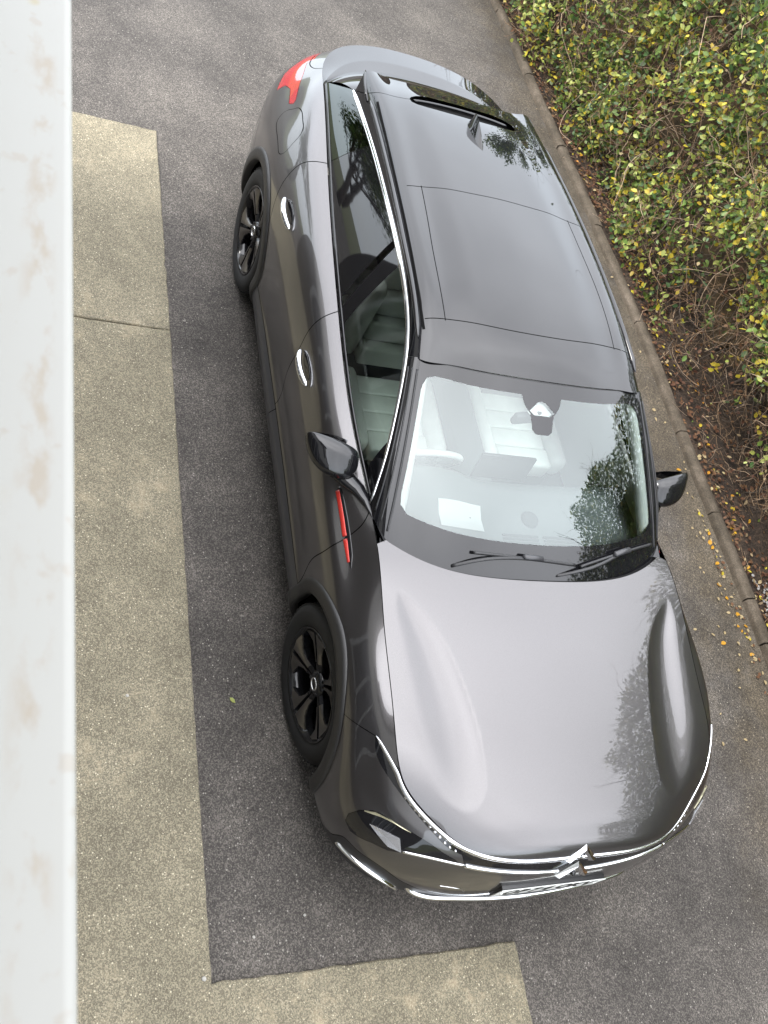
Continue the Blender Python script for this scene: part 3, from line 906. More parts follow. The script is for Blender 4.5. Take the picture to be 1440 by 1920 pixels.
# ---- bonnet
order = np.argsort(TX)
edge_r = np.stack([TX, -TW], 1)[TX > -.372]
keep_i = [0]
for i in range(1, len(edge_r)):
    if np.hypot(*(edge_r[i] - edge_r[keep_i[-1]])) > .012: keep_i.append(i)
edge_r = edge_r[keep_i]
cw = lambda w: -.226 - .085 * w**2 - .431 * w**4
cowl_w = np.linspace(.725, -.725, 100)
ring = np.concatenate([edge_r, (edge_r * [1, -1])[::-1], np.stack([cw(np.abs(cowl_w)), cowl_w], 1)])
ring = ring[np.concatenate([[True], np.hypot(*np.diff(ring, axis=0).T) > .004])]
BP = panelize(BONNET, np.linspace(HX[0], HX[-1], 130), np.linspace(HY[0], HY[-1], 150), [(ring, .0036, True)], {'bonnet': [(.3, 0)]})
co, tr = BP['bonnet']
V, F, N = panel_mesh(BONNET, co, tr); mesh_obj('bonnet', V, F, M['paint'], CAR, N)
V, F, N = panel_mesh(BONNET, co, tr, lift=-.022); V[:, :2] *= 1.008; mesh_obj('bonnet_gap_shade', V, F, M['void'], CAR, N)  # black sheet added for the darkness inside the bonnet gap

# ---- windscreen, frit band, sensor housing, header
WGu, WGv = np.linspace(0, .90, 60), np.linspace(-.65, .65, 90)
def grid_panel(S, lift=0.0, nu=60, nv=60, u0=0, u1=1, v0=0, v1=1):
    u = S.U[0] + (S.U[-1] - S.U[0]) * np.linspace(u0, u1, nu); v = S.V[0] + (S.V[-1] - S.V[0]) * np.linspace(v0, v1, nv)
    A, B = np.meshgrid(u, v, indexing='ij'); A, B = A.ravel(), B.ravel()
    P = S.pos(A, B); N = S.nrm(A, B); P = P + N * lift
    F = np.array([(i * nv + j, i * nv + j + 1, (i + 1) * nv + j + 1, (i + 1) * nv + j) for i in range(nu - 1) for j in range(nv - 1)])
    fn = np.cross(P[F[0, 1]] - P[F[0, 0]], P[F[0, 2]] - P[F[0, 0]])
    if fn @ N[F[0, 0]] < 0: F = F[:, ::-1]
    return P, F, N
V, F, N = grid_panel(WIND, 0, 50, 80, u0=-.06 / .9 * 0, u1=.994, v0=.006, v1=.994)
SCREEN = mesh_obj('windscreen', V, F, M['glass'], CAR, N)
half = [(.828,.116),(.826,.30),(.826,.387),(.830,.505),(.829,.569),(.812,.606),(.772,.622),(.74,.627),(.56,.629),(.36,.632),(.24,.635),(.19,.630),(.163,.600),(.165,.5),(.162,.32),(.158,.12),(.157,0)]
blob = [(.652,0),(.653,.036),(.670,.054),(.743,.066),(.78,.098)]
hole = half + [(u, -v) for u, v in half[-2::-1]] + [(u, -v) for u, v in blob[::-1]][:-1] + blob
hole_s = []
for i in range(len(hole)):
    a, b = np.array(hole[i]), np.array(hole[(i + 1) % len(hole)]); n = max(1, int(np.hypot(*(b - a)) / .015))
    hole_s += [a + (b - a) * k / n for k in range(n)]
bw = [(.805,0),(.801,.022),(.757,.071),(.739,.046),(.739,-.046),(.757,-.071),(.801,-.022)]
FP = panelize(WIND, np.linspace(0, .90, 60), np.linspace(-.65, .65, 80), [(hole_s, 0, True), (bw, 0, True)], {'hole': [(.4, 0), (.4, .4), (.4, -.4)], 'cam': [(.77, 0)], 'frit': [(.05, 0)]})
V, F, N = panel_mesh(WIND, *FP['frit'], lift=.0006); mesh_obj('windscreen_border', V, F, M['gloss_black'], SCREEN, N)
co, tr = FP['cam']; V, F, N = panel_mesh(WIND, co, tr, lift=-.02); mesh_obj('camera_cover', V, F, M['trim_grey'], SCREEN, N)

# ---- cowl and wipers
cy = np.linspace(-.74, .74, 60)
V = []
for y in cy:
    w = abs(y)
    V += [(-.238 - .085 * w**2 - .431 * w**4 + .045, y, .937 + .012 * w), (-.238 - .085 * w**2 - .431 * w**4 + .005, y, .945 + .02 * w), (-.238 - .085 * w**2 - .431 * w**4 - .035, y, .973 + .012 * w)]
F = [(i * 3 + j, i * 3 + j + 1, (i + 1) * 3 + j + 1, (i + 1) * 3 + j) for i in range(59) for j in range(2)]
mesh_obj('cowl_panel', V, F, M['satin_black'], CAR)
def wiper(base, elbow, blade_a, blade_b, mid):
    W_ = empty('wiper'); W_.parent = CAR
    V, F = tube(smooth_line([base, elbow, mid], .02), .0085, 8, flat=((0, 0, 1), .7)); mesh_obj('wiper_arm', V, F, M['satin_black'], W_)
    bl = smooth_line([blade_a, mid, blade_b], .02)
    V, F = tube(bl, .0075, 8, flat=((0, 0, 1), 1.0)); B_ = mesh_obj('wiper_blade', V, F, M['satin_black'], W_)
    m = Vector(mid); d = (Vector(blade_b) - Vector(blade_a)).normalized()
    V, F = tube([m - d * .055 + Vector((0, 0, .008)), m - d * .045 + Vector((0, 0, .014)), m + d * .045 + Vector((0, 0, .014)), m + d * .055 + Vector((0, 0, .008))], [.006, .014, .014, .006], 8, flat=((0, 0, 1), .7)); mesh_obj('wiper_clip', V, F, M['sill'], W_)
    return W_
WIPER_SLOT = True

# ---- roof, glass panel, spoiler
def sym(pts): return pts + [(x, -y, z) for x, y, z in pts[::-1] if abs(y) > 1e-6]
rs = [(-2.086,-.500,1.439),(-2.096,-.428,1.442),(-2.098,-.2,1.466),(-2.10,0,1.473)]
rf = [(-1.276,-.552,1.40),(-1.279,-.463,1.413),(-1.262,-.25,1.43),(-1.25,0,1.438)]
ss = [(-2.096,-.428,1.442),(-1.87,-.442,1.443),(-1.666,-.456,1.442),(-1.45,-.462,1.43),(-1.279,-.463,1.413)]
sp = [(-2.97,-.560,1.283),(-2.90,-.545,1.325),(-2.853,-.517,1.367),(-2.835,-.40,1.393),(-2.835,-.322,1.40)]
slot = [(-2.84,-.325,1.40),(-2.862,-.312,1.398),(-2.888,-.275,1.396),(-2.912,-.20,1.394),(-2.916,0,1.395)]
slot2 = [(-2.768,0,1.425),(-2.772,-.12,1.424),(-2.780,-.24,1.418),(-2.792,-.295,1.414),(-2.812,-.322,1.408)]
slot_full = slot + [(x, -y, z) for x, y, z in slot[-2::-1]] + [(x, -y, z) for x, y, z in slot2[::-1]][:-1] + slot2
rl = [(uvl(ROOF, sym(rs)), .0022, False), (uvl(ROOF, sym(rf)), .0022, False), (uvl(ROOF, ss), .0022, False), (uvl(ROOF, [(x, -y, z) for x, y, z in ss]), .0022, False),
      (uvl(ROOF, sp), .002, False), (uvl(ROOF, [(x, -y, z) for x, y, z in sp]), .002, False), (uvl(ROOF, slot_full, closed=True, smooth=False), .001, True)]
def to_rim(q):                                        # run the spoiler joint out to the cant rail
    return np.concatenate([[(q[0, 0] + .012, math.copysign(.72, q[0, 1]))], q])
rl = [(to_rim(q) if 4 <= i <= 5 else q, w, c) for i, (q, w, c) in enumerate(rl)]
rl = [(q if c else stretch(q, .008), w, c) for q, w, c in rl]
rsd = lambda *p: list(ROOF.locate(p))
RP = panelize(ROOF, np.linspace(ROOF.U[0], ROOF.U[-1], 120), np.linspace(-.72, .72, 110), rl,
              {'roof_glass': rsd((-1.7, 0, 1.46)), 'slot': rsd((-2.84, 0, 1.41)), 'roof_spoiler': rsd((-2.98, 0, 1.37), (-2.98, .3, 1.37), (-2.98, -.3, 1.37)),
               'roof': rsd((-1.1, 0, 1.41), (-2.4, 0, 1.46), (-1.7, -.52, 1.43), (-1.7, .52, 1.43), (-2.4, .4, 1.4), (-1.15, .4, 1.4))})
ROOFP = {}
for nm in ('roof', 'roof_glass', 'roof_spoiler'):
    V, F, N = panel_mesh(ROOF, *RP[nm]); ROOFP[nm] = mesh_obj(nm, V, F, M['roof'], CAR, N)
V, F, N = grid_panel(ROOF, -.030, 40, 60, u0=.02, u1=.985, v0=.06, v1=.94); mesh_obj('roof_slot_shade', V, F, M['void'], CAR, N)  # black sheet added for the darkness under the roof slot
# lining seen from below through the glass
V, F, N = grid_panel(ROOF, -.040, 30, 40, u0=.02, u1=.985, v0=.06, v1=.94); mesh_obj('roof_lining', V, F[:, ::-1], M['trim_grey'], CAR, -N)
# trailing edge of the spoiler has thickness
ee = ROOF.pos(np.full(80, ROOF.U[-1]), np.linspace(-.60, .60, 80))
V = []
for p in ee: V += [p, p + np.array([-.012, 0, -.010]), p + np.array([-.008, 0, -.022]), p + np.array([.07, 0, -.034])]
F = [(i * 4 + j, i * 4 + j + 1, (i + 1) * 4 + j + 1, (i + 1) * 4 + j) for i in range(79) for j in range(3)]
mesh_obj('spoiler_edge', V, F, M['gloss_black'], ROOFP['roof_spoiler'])
for s in (-1, 1):                                     # blades at the spoiler ends
    V, F = tube(smooth_line([(-2.84, s*.545, 1.352), (-2.95, s*.538, 1.345), (-3.04, s*.526, 1.345), (-3.085, s*.518, 1.347)], .02), [.018] * 6 + [.016, .012, .007, .003][:0], 8) if False else tube([(-2.82, s*.546, 1.335), (-2.92, s*.540, 1.334), (-3.0, s*.530, 1.335), (-3.05, s*.522, 1.339), (-3.08, s*.515, 1.341)], [.006, .010, .010, .007, .002], 10)
    mesh_obj('spoiler_blade', V, F, M['roof'], ROOFP['roof_spoiler'])
    dl = uvl(ROOF, [(-1.225, s*.566, 1.383), (-1.299, s*.567, 1.394), (-1.665, s*.558, 1.417), (-2.168, s*.543, 1.412), (-2.767, s*.518, 1.382)])
    V, F = ribbon(ROOF, dl, .0065, .001); mesh_obj('gutter_shadow', V, F, M['void'], CAR)  # raised black strip painted as the shadow in the roof ditch
    rr = uvl(ROOF, [(-1.19, s*.592, 1.365), (-1.299, s*.589, 1.385), (-1.665, s*.577, 1.405), (-2.168, s*.562, 1.398), (-2.80, s*.545, 1.358)])
    p = ROOF.pos(rr[:, 0], rr[:, 1]) + ROOF.nrm(rr[:, 0], rr[:, 1]) * .006
    k = len(p); rad = np.interp(np.linspace(0, 1, k), [0, .04, .5, .96, 1], [.004, .015, .017, .015, .004])
    V, F = tube(p, rad, 12, flat=((0, -s * .55, .83), .8)); mesh_obj('roof_rail', V, F, M['roof'], CAR)
# shark fin aerial
fx, fz = -2.50, ROOF.pos(*ROOF.locate([(-2.6, 0, 1.45)])[0])[0][2]
sec = []
for x, hw, h in ((-2.475, .004, .004), (-2.52, .020, .020), (-2.58, .028, .040), (-2.64, .030, .058), (-2.69, .029, .070), (-2.715, .022, .068), (-2.722, .010, .03)):
    zb = ROOF.pos(*ROOF.locate([(x, 0, 1.45)])[0])[0][2] - .003
    sec.append([(x, -hw, zb), (x, -hw * .72, zb + h * .28), (x - .005, -hw * .22, zb + h * .85), (x - .008, 0, zb + h), (x - .005, hw * .22, zb + h * .85), (x, hw * .72, zb + h * .28), (x, hw, zb)])
V = [p for s_ in sec for p in s_]; F = [(i * 7 + j, i * 7 + j + 1, (i + 1) * 7 + j + 1, (i + 1) * 7 + j) for i in range(6) for j in range(6)] + [tuple(range(42, 49))]
bm = bmesh.new(); vv = [bm.verts.new(p) for p in V]; [bm.faces.new([vv[i] for i in f]) for f in F]
bm_obj('aerial_fin', bm, M['roof'], CAR, auto=50)
# header seal between glass and roof, and brake light strip in the slot
hs = wind_pt(np.full(60, .997), np.linspace(-.985, .985, 60)); V, F = tube(hs + np.array([0, 0, -.002]), .004, 6); mesh_obj('windscreen_seal', V, F, M['satin_black'], SCREEN)
bl = [ROOF.pos(*ROOF.locate([(-2.86 + .06 * (1 - (y / .3)**2) * -.5, y, 1.40)])[0])[0] + np.array([0, 0, -.018]) for y in np.linspace(-.29, .29, 24)]
V, F = tube(bl, .008, 8); mesh_obj('brake_light', V, F, M['gloss_black'], ROOFP['roof_spoiler'])

# ---- side windows and pillars
glu = lambda pts: uvl(GLASS, pts)
GLL = [(glu([(-.728,-.775,.995),(-.747,-.75,1.052),(-.765,-.732,1.111),(-.785,-.705,1.175)]), 0, False),
       (glu([(-1.485,-.79,1.005),(-1.51,-.765,1.05),(-1.53,-.743,1.097),(-1.563,-.696,1.193),(-1.597,-.644,1.276),(-1.623,-.601,1.336),(-1.632,-.58,1.37)]), 0, False),
       (glu([(-1.605,-.78,1.025),(-1.642,-.733,1.116),(-1.695,-.665,1.238),(-1.748,-.595,1.337),(-1.768,-.57,1.37)]), .002, False),
       (glu([(-1.655,-.78,1.03),(-1.69,-.733,1.12),(-1.745,-.665,1.24),(-1.795,-.595,1.335),(-1.81,-.57,1.37)]), 0, False),
       (glu([(-2.39,-.745,1.07),(-2.45,-.70,1.133),(-2.463,-.669,1.186),(-2.446,-.628,1.246),(-2.407,-.575,1.315),(-2.395,-.55,1.34)]), 0, False),
       (glu([(-2.577,-.73,1.09),(-2.559,-.697,1.129),(-2.544,-.672,1.174),(-2.525,-.627,1.241),(-2.495,-.565,1.318),(-2.49,-.55,1.34)]), .0022, False)]
def span(q):                                          # carry a pillar line from waist to cant rail
    q = q[(q[:, 1] > .004) & (q[:, 1] < .396)]
    return np.concatenate([[q[0] - (q[1] - q[0]) * q[0, 1] / max(q[1, 1] - q[0, 1], 1e-4)], q, [q[-1] + (q[-1] - q[-2]) * (.40 - q[-1, 1]) / max(q[-1, 1] - q[-2, 1], 1e-4)]])
GLL = [(span(q), w, c) for q, w, c in GLL]
gs = lambda *p: list(GLASS.locate(p))
GP = panelize(GLASS, np.linspace(GLASS.U[0], GLASS.U[-1], 130), np.linspace(0, .40, 24), GLL,
              {'mirror_mount': gs((-.66,-.76,1.03)), 'front_side_window': gs((-1.2,-.70,1.15)), 'door_pillar': gs((-1.60,-.73,1.12), (-1.70,-.72,1.14)), 'rear_side_window': gs((-2.1,-.67,1.2)),
               'rear_pillar': gs((-2.51,-.68,1.17)), 'quarter_window': gs((-2.8,-.63,1.2))})
GMAT = dict(mirror_mount='gloss_black', front_side_window='side_glass', door_pillar='gloss_black', rear_side_window='dark_glass', rear_pillar='gloss_black', quarter_window='dark_glass')
for nm, (co, tr) in GP.items():
    if nm == '_rest': continue
    for s in (-1, 1):
        V, F, N = panel_mesh(GLASS, co, tr, mirror=(s == 1)); PART[(nm, s)] = mesh_obj(nm, V, F, M[GMAT[nm]], CAR, N)
for s in (-1, 1):
    # bright line over the windows
    n = 150
    uu = np.linspace(GLASS.U[0] + .003, GLASS.U[-1] - .012, n)
    hw = np.interp(np.linspace(0, 1, n), [0, .05, .2, .45, .8, .95, 1], [.004, .007, .0095, .0125, .012, .012, .005])
    V, F = ribbon(GLASS, np.stack([uu, .40 - hw * .75], 1), hw, .005, mirror=(s == 1)); mesh_obj('window_trim', V, F, M['chrome'], CAR)
    # seal at the waistline: a dark lip, then a grey outer lip
    uu = np.linspace(GLASS.U[0] + .05, GLASS.U[-1] - .02, 140)
    V, F = ribbon(GLASS, np.stack([uu, np.full(140, .004)], 1), .0085, .006, mirror=(s == 1)); mesh_obj('window_seal', V, F, M['gloss_black'], CAR)
    V, F, N = grid_panel(PILLAR, 0, 50, 14)
    if s == 1: V, F, N = V * [1, -1, 1], F[:, ::-1], N * [1, -1, 1]
    mesh_obj('windscreen_pillar', V, F, M['gloss_black'], CAR, N)
    # ribbed drip moulding along the pillar
    for fr_, ra in ((.30, .0045), (.62, .0045), (.93, .005)):
        q = np.linspace(.04, .93, 40); P = PILLAR.pos(q * .75, np.full(40, fr_ * .12)) * np.array([1, -s if s == 1 else 1, 1])
        V, F = tube(P, ra, 6); mesh_obj('pillar_moulding', V, F, M['satin_black'], CAR)
    # corner piece that fills the foot of the pillar
    a = np.array((-.535, -.768, .968)); b = np.array((-.375, -.735, .985)); c = wind_pt(np.array(0.0), np.array(1.0)) * [1, -1, 1]; d = np.array((-.45, -.70, 1.02)); e = PILLAR.pos(0., 0.)[0]
    V = np.array([a, b, c, d, e, (a + b) / 2 + [0, 0, -.03], c + [0, 0, -.03]]) * np.array([1, -1 if s == 1 else 1, 1])
    mesh_obj('pillar_foot', V, [(0, 1, 2, 4), (0, 5, 1), (1, 5, 6, 2)], M['gloss_black'], CAR, smooth=False)

# ---- rear window and boot lip
V, F, N = grid_panel(REARWIN, 0, 30, 60); mesh_obj('rear_window', V, F, M['roof'], CAR, N)
V, F, N = grid_panel(DECK, 0, 41, 120); mesh_obj('boot_lip', V, F, M['roof'], PART[('tailgate', -1)], N)

# ---- door handles, red inserts
for s in (-1, 1):
    m_ = np.array([1, -1 if s == 1 else 1, 1])
    for nm, a, b in (('front_door', (-1.487,-.907,.853), (-1.264,-.905,.857)), ('rear_door', (-2.443,-.890,.922), (-2.219,-.891,.914))):
        H = empty('door_handle'); H.parent = PART[(nm, s)]
        a, b = np.array(a), np.array(b); t = np.linspace(0, 1, 25)
        line = a + (b - a) * t[:, None]
        uvh = BODY.locate(line)
        pk = uvl(BODY, a + (b - a) * np.linspace(.12, .88, 9)[:, None])
        pk[:, 1] += .010
        V, F = ribbon(BODY, pk, np.interp(np.linspace(0, 1, len(pk)), [0, .1, .3, .7, .9, 1], [.002, .018, .026, .026, .018, .002]), .0012, mirror=(s == 1)); mesh_obj('handle_recess', V, F, M['gloss_black'], H)
        P = BODY.pos(uvh[:, 0], uvh[:, 1]); Nn = BODY.nrm(uvh[:, 0], uvh[:, 1])
        lift = .006 + .030 * np.sin(np.pi * t)**.6
        P = (P + Nn * lift[:, None] + np.array([0, 0, -.004])) * m_
        V, F = tube(P, np.interp(t, [0, .06, .3, .7, .94, 1], [.004, .014, .016, .016, .014, .004]), 10, flat=((0, -m_[1] * .7, .7), .8)); mesh_obj('handle_bar', V, F, M['chrome'], H)
    R0 = uvl(BODY, [(-.690,-.865,.903),(-.58,-.864,.899),(-.45,-.864,.896),(-.300,-.868,.889)])
    V, F = ribbon(BODY, R0, np.interp(np.linspace(0, 1, len(R0)), [0, .08, .5, .85, 1], [.006, .014, .015, .013, .001]), .002, mirror=(s == 1)); RI = mesh_obj('wing_insert', V, F, M['gloss_black'], CAR)
    for k, (p, q) in enumerate((((-.675,-.873,.897), (-.458,-.871,.888)), ((-.444,-.871,.888), (-.335,-.872,.885)))):
        R1 = uvl(BODY, [p, tuple((np.array(p) + q) / 2), q]); V, F = ribbon(BODY, R1, .0105 if k == 0 else np.linspace(.0105, .006, len(R1)), .004, mirror=(s == 1)); mesh_obj('red_strip', V, F, M['red_trim'], RI)

# ---- wheel arch trims and wells
for s in (-1, 1):
    for cx in WHX:
        rows = [(.398, -.03), (.399, .004), (.404, .010), (.425, .012), (.452, .012), (.466, .009), (.470, -.002)]
        V = []
        an = np.linspace(-28, 208, 90)
        for r, lift in rows:
            pts = [(cx + r * math.cos(math.radians(t)), -.915, .352 + r * math.sin(math.radians(t))) for t in an]
            uvp = BODY.locate(pts, wt=(1, .15, 1))
            V.append(BODY.pos(uvp[:, 0], uvp[:, 1]) + BODY.nrm(uvp[:, 0], uvp[:, 1]) * lift)
        V = np.stack(V, 1).reshape(-1, 3) * np.array([1, -1 if s == 1 else 1, 1]); k = len(rows)
        F = [(i * k + j, i * k + j + 1, (i + 1) * k + j + 1, (i + 1) * k + j) for i in range(len(an) - 1) for j in range(k - 1)]
        mesh_obj('arch_trim', V, F, M['cladding'], CAR)
        V, F = [], []
        for i, t in enumerate(np.radians(np.linspace(-30, 210, 40))):
            for w in (.855, .62): V.append((cx + .405 * math.cos(t), s * w, .352 + .405 * math.sin(t)))
        F = [(2 * i, 2 * i + 1, 2 * i + 3, 2 * i + 2) for i in range(39)]
        n0 = len(V); V.append((cx, s * .62, .352)); F += [(2 * i + 1, 2 * i + 3, n0) for i in range(39)]
        mesh_obj('wheel_well', V, F, M['liner'], CAR)

# ---- wheels
def lathe(prof, seg=64, cap=False):
    V, F = [], []
    for r, y in prof:
        for k in range(seg):
            a = 2 * math.pi * k / seg; V.append((r * math.cos(a), y, r * math.sin(a)))
    n = len(prof)
    F = [(i * seg + k, i * seg + (k + 1) % seg, (i + 1) * seg + (k + 1) % seg, (i + 1) * seg + k) for i in range(n - 1) for k in range(seg)]
    return V, F
def make_wheel():
    """axis along y, outer face towards -y, centre at the origin"""
    Wh = empty('wheel')
    prof = [(.252, -.088), (.262, -.098), (.285, -.105), (.315, -.106), (.338, -.099), (.350, -.085), (.3555, -.06), (.3575, -.03), (.358, 0), (.3575, .03), (.3555, .06), (.350, .085), (.338, .099), (.31, .106), (.27, .10), (.25, .09)]
    V, F = lathe(prof, 72)
    T = mesh_obj('tyre', V, F, M['rubber'], Wh)
    # tread blocks
    bm = bmesh.new()
    for k in range(60):
        a = 2 * math.pi * k / 60
        for y0, sk in ((-.072, .35), (-.03, -.2), (.03, .2), (.072, -.35)):
            box_bm(bm, (0, 0, 0), (.024, .030, .007))
            vs = bm.verts[-8:]
            bmesh.ops.transform(bm, matrix=Matrix.Rotation(-a, 4, 'Y') @ Matrix.Translation((0, y0, .3585 - (.004 if abs(y0) > .05 else 0))) @ Matrix.Rotation(sk, 4, 'Z') , verts=vs)
    tb = bm_obj('tread', bm, M['rubber'], T, smooth=False, auto=0); tag(tb, kind='stuff')
    prof = [(.254, -.090), (.257, -.096), (.252, -.100), (.246, -.094), (.236, -.080), (.228, -.05), (.224, .02), (.228, .08)]
    V, F = lathe(prof, 72)
    R_ = mesh_obj('rim', V, F, M['rim_black'], Wh)
    # back plate with brake disc
    V, F = lathe([(.228, .03), (.20, .03), (.165, .005), (.06, .0), (.001, .0)], 48); mesh_obj('brake_disc', V, F, M['liner'], Wh)
    for k in range(5):
        th = 2 * math.pi * k / 5 + math.radians(90)
        for sg in (-1, 1):
            # each spoke is a pair of blades that open towards the rim
            def pt(r, off, y): 
                a = th + sg * off
                return (r * math.cos(a), y, r * math.sin(a))
            rr_ = [.045, .09, .14, .195, .243]
            in_ = [.015, .030, .028, .026, .026]
            out = [.50, .29, .215, .29, .53]
            yf = [-.062, -.066, -.074, -.083, -.092]
            V, F = [], []
            for r, i_, o_, y in zip(rr_, in_, out, yf):
                mid_ = i_ * .45 + o_ * .55
                V += [pt(r, i_, y + .018), pt(r, i_ + .02, y + .002), pt(r, mid_, y), pt(r, o_, y + .012), pt(r, o_ - .02, y + .045), pt(r, i_, y + .045)]
            for i in range(4):
                for j in range(6): F.append((i * 6 + j, i * 6 + (j + 1) % 6, (i + 1) * 6 + (j + 1) % 6, (i + 1) * 6 + j))
            bmx = bmesh.new(); vs = [bmx.verts.new(p) for p in V]; [bmx.faces.new([vs[i] for i in f]) for f in F]; bmx.faces.new(vs[-6:]); bmx.faces.new(vs[:6][::-1])
            S_ = bm_obj('spoke', bmx, M['rim_black'], Wh, auto=20)
            V = []
            for r, i_, o_, y in zip([.10, .14, .195, .238], [.075, .060, .055, .050], [.255, .20, .265, .49], [-.0685, -.0752, -.0842, -.0925]):
                V += [pt(r, i_, y - .0012), pt(r, i_ * .45 + o_ * .55, y - .0014), pt(r, o_, y + .0100)]
            bmx = bmesh.new(); vs = [bmx.verts.new(p) for p in V]; [bmx.faces.new([vs[3 * i + j], vs[3 * i + j + 1], vs[3 * i + j + 4], vs[3 * i + j + 3]]) for i in range(3) for j in range(2)]
            bm_obj('spoke_facet', bmx, M['rim_cut'], S_, auto=0)
    V, F = lathe([(.062, -.05), (.058, -.068), (.034, -.076), (.030, -.074), (.001, -.072)], 32); hb = mesh_obj('hub', V, F, M['rim_black'], Wh)
    V, F = lathe([(.031, -.074), (.030, -.0785), (.026, -.0785), (.025, -.074)], 32); mesh_obj('hub_ring', V, F, M['satin_chrome'], hb)
    for k in range(5):
        a = 2 * math.pi * k / 5 + .3
        bm = bmesh.new(); bmesh.ops.create_cone(bm, segments=6, radius1=.009, radius2=.008, depth=.02, cap_ends=True, matrix=Matrix.Translation((.048 * math.cos(a), -.066, .048 * math.sin(a))) @ Matrix.Rotation(math.pi / 2, 4, 'X')); bm_obj('wheel_nut', bm, M['satin_black'], hb, smooth=False, auto=0)
    return Wh
def copy_tree(o, parent=None):
    c = o.copy(); COL.objects.link(c)
    if parent: c.parent = parent; c.matrix_parent_inverse = o.matrix_parent_inverse
    for ch in list(o.children): copy_tree(ch, c)
    return c
W0 = make_wheel()
WY = .800
for i, (x, y, rz, ry) in enumerate(((0, -WY, math.radians(4), .45), (WHX[1], -WY, 0, .32), (0, WY, math.radians(184), 1.0), (WHX[1], WY, math.pi, .2))):
    w_ = W0 if i == 0 else copy_tree(W0)
    w_.parent = CAR; w_.location = (x, y, .3585)
    w_.rotation_mode = 'ZYX' if False else 'XYZ'
    w_.matrix_local = Matrix.Translation((x, y, .3585)) @ Matrix.Rotation(rz, 4, 'Z') @ Matrix.Rotation(ry, 4, 'Y')

# ---- door mirrors
for s in (-1, 1):
    MI = empty('door_mirror'); MI.parent = CAR
    secs = [(.800,-.782,-.735,.975,1.020), (.812,-.785,-.705,.953,1.048), (.845,-.795,-.680,.938,1.070), (.90,-.810,-.672,.935,1.083), (.96,-.826,-.692,.945,1.086), (1.0,-.838,-.728,.962,1.083), (1.022,-.845,-.768,.982,1.076), (1.034,-.849,-.806,1.005,1.064), (1.039,-.851,-.833,1.028,1.050)]
    V = []; K = 12
    for w, xr, xf, zb, zt in secs:
        dx, dz = xf - xr, zt - zb
        for fx_, fz_ in ((0, .12), (0, .5), (0, .90), (.05, 1.0), (.30, .985), (.46, .93), (.56, .85), (.86, .60), (1.0, .40), (.93, .14), (.62, .0), (.12, .0)):
            V.append((xr + dx * fx_, s * w, zb + dz * fz_))
    n = len(secs); F = [(i * K + k, i * K + (k + 1) % K, (i + 1) * K + (k + 1) % K, (i + 1) * K + k) for i in range(n - 1) for k in range(K)] + [tuple(range(K)), tuple((n - 1) * K + k for k in range(K))]
    bm = bmesh.new(); vv = [bm.verts.new(p) for p in V]; [bm.faces.new([vv[i] for i in f]) for f in F]
    HS = bm_obj('mirror_housing', bm, M['gloss_black'], MI, auto=60)
    sub = HS.modifiers.new('s', 'SUBSURF'); sub.levels = 2; sub.render_levels = 2
    V, F = [], []
    for w, zb, zt in ((.84, .968, 1.022), (.90, .955, 1.046), (.98, .968, 1.056), (1.015, .995, 1.054)): V += [(-.846, s * w, zb), (-.853, s * w, zt)]
    mesh_obj('mirror_glass', V, [(2 * i, 2 * i + 1, 2 * i + 3, 2 * i + 2) for i in range(3)], M['chrome'], MI, smooth=False)
    V, F = tube(smooth_line([(-.745, s*.872, .945), (-.69, s*.832, .950), (-.62, s*.795, .968), (-.545, s*.770, .978), (-.50, s*.764, .975)], .015), 1, 12, flat=((0, 0, 1), .55)) if False else tube([(-.755, s*.880, .945), (-.70, s*.838, .950), (-.64, s*.802, .965), (-.58, s*.780, .975), (-.52, s*.766, .976), (-.49, s*.762, .974)], [.05, .046, .034, .022, .010, .003], 12, flat=((0, 0, 1), .6))
    mesh_obj('mirror_arm', V, F, M['gloss_black'], MI)

# ---- wipers lie on the glass above the cowl
def on_wind(px, py, lift):
    uv = WIND.locate([(px, py, 0)], wt=(1, 1, 0))[0]
    return tuple(WIND.pos(*uv)[0] + WIND.nrm(*uv)[0] * lift)
wiper((-.285, -.43, .972), on_wind(-.31, -.30, .03), on_wind(-.335, -.34, .016), on_wind(-.305, .19, .016), on_wind(-.318, -.045, .020))
wiper((-.262, .10, .968), on_wind(-.30, .27, .034), on_wind(-.30, .22, .016), on_wind(-.435, .665, .016), on_wind(-.370, .455, .020))

# ---- cabin
def rbox(name, c, s, mat, parent, rot=None, bev=.03, seg=3):
    bm = bmesh.new(); box_bm(bm, c, s, rot, bev, seg); return bm_obj(name, bm, mat, parent)
bm = bmesh.new(); box_bm(bm, (-1.6, 0, .38), (2.9, 1.60, .03)); bm_obj('cabin_floor', bm, M['carpet'], CAR, auto=0, smooth=False)
def seat(cx, cy, w=.52, back=True):
    S_ = empty('seat'); S_.parent = CAR
    for k in range(4):                                # channelled cushion
        rbox('seat_cushion', (cx + .20 - .125 * k, cy, .600 - .012 * k), (.122, w * .64, .11), M['leather'], S_, bev=.018)
    for e in (-1, 1):
        rbox('seat_bolster', (cx, cy + e * w * .42, .615), (.50, w * .20, .14), M['leather'], S_, bev=.045)
        rbox('seat_bolster', (cx - .37, cy + e * w * .41, .90), (.12, w * .18, .50), M['leather'], S_, Matrix.Rotation(0, 3, 'Y'), bev=.04)
    rbox('seat_base', (cx, cy, .50), (.50, w * .86, .10), M['dash_dark'], S_, bev=.03)
    for k in range(4):
        rbox('seat_back', (cx - .33 - .05 * k, cy, .72 + .135 * k), (.13, w * .64, .132), M['leather'], S_, bev=.02)
    rbox('head_rest', (cx - .55, cy, 1.27), (.10, .27, .17), M['leather'], S_, bev=.04)
    return S_
seat(-1.35, -.37); seat(-1.35, .37)
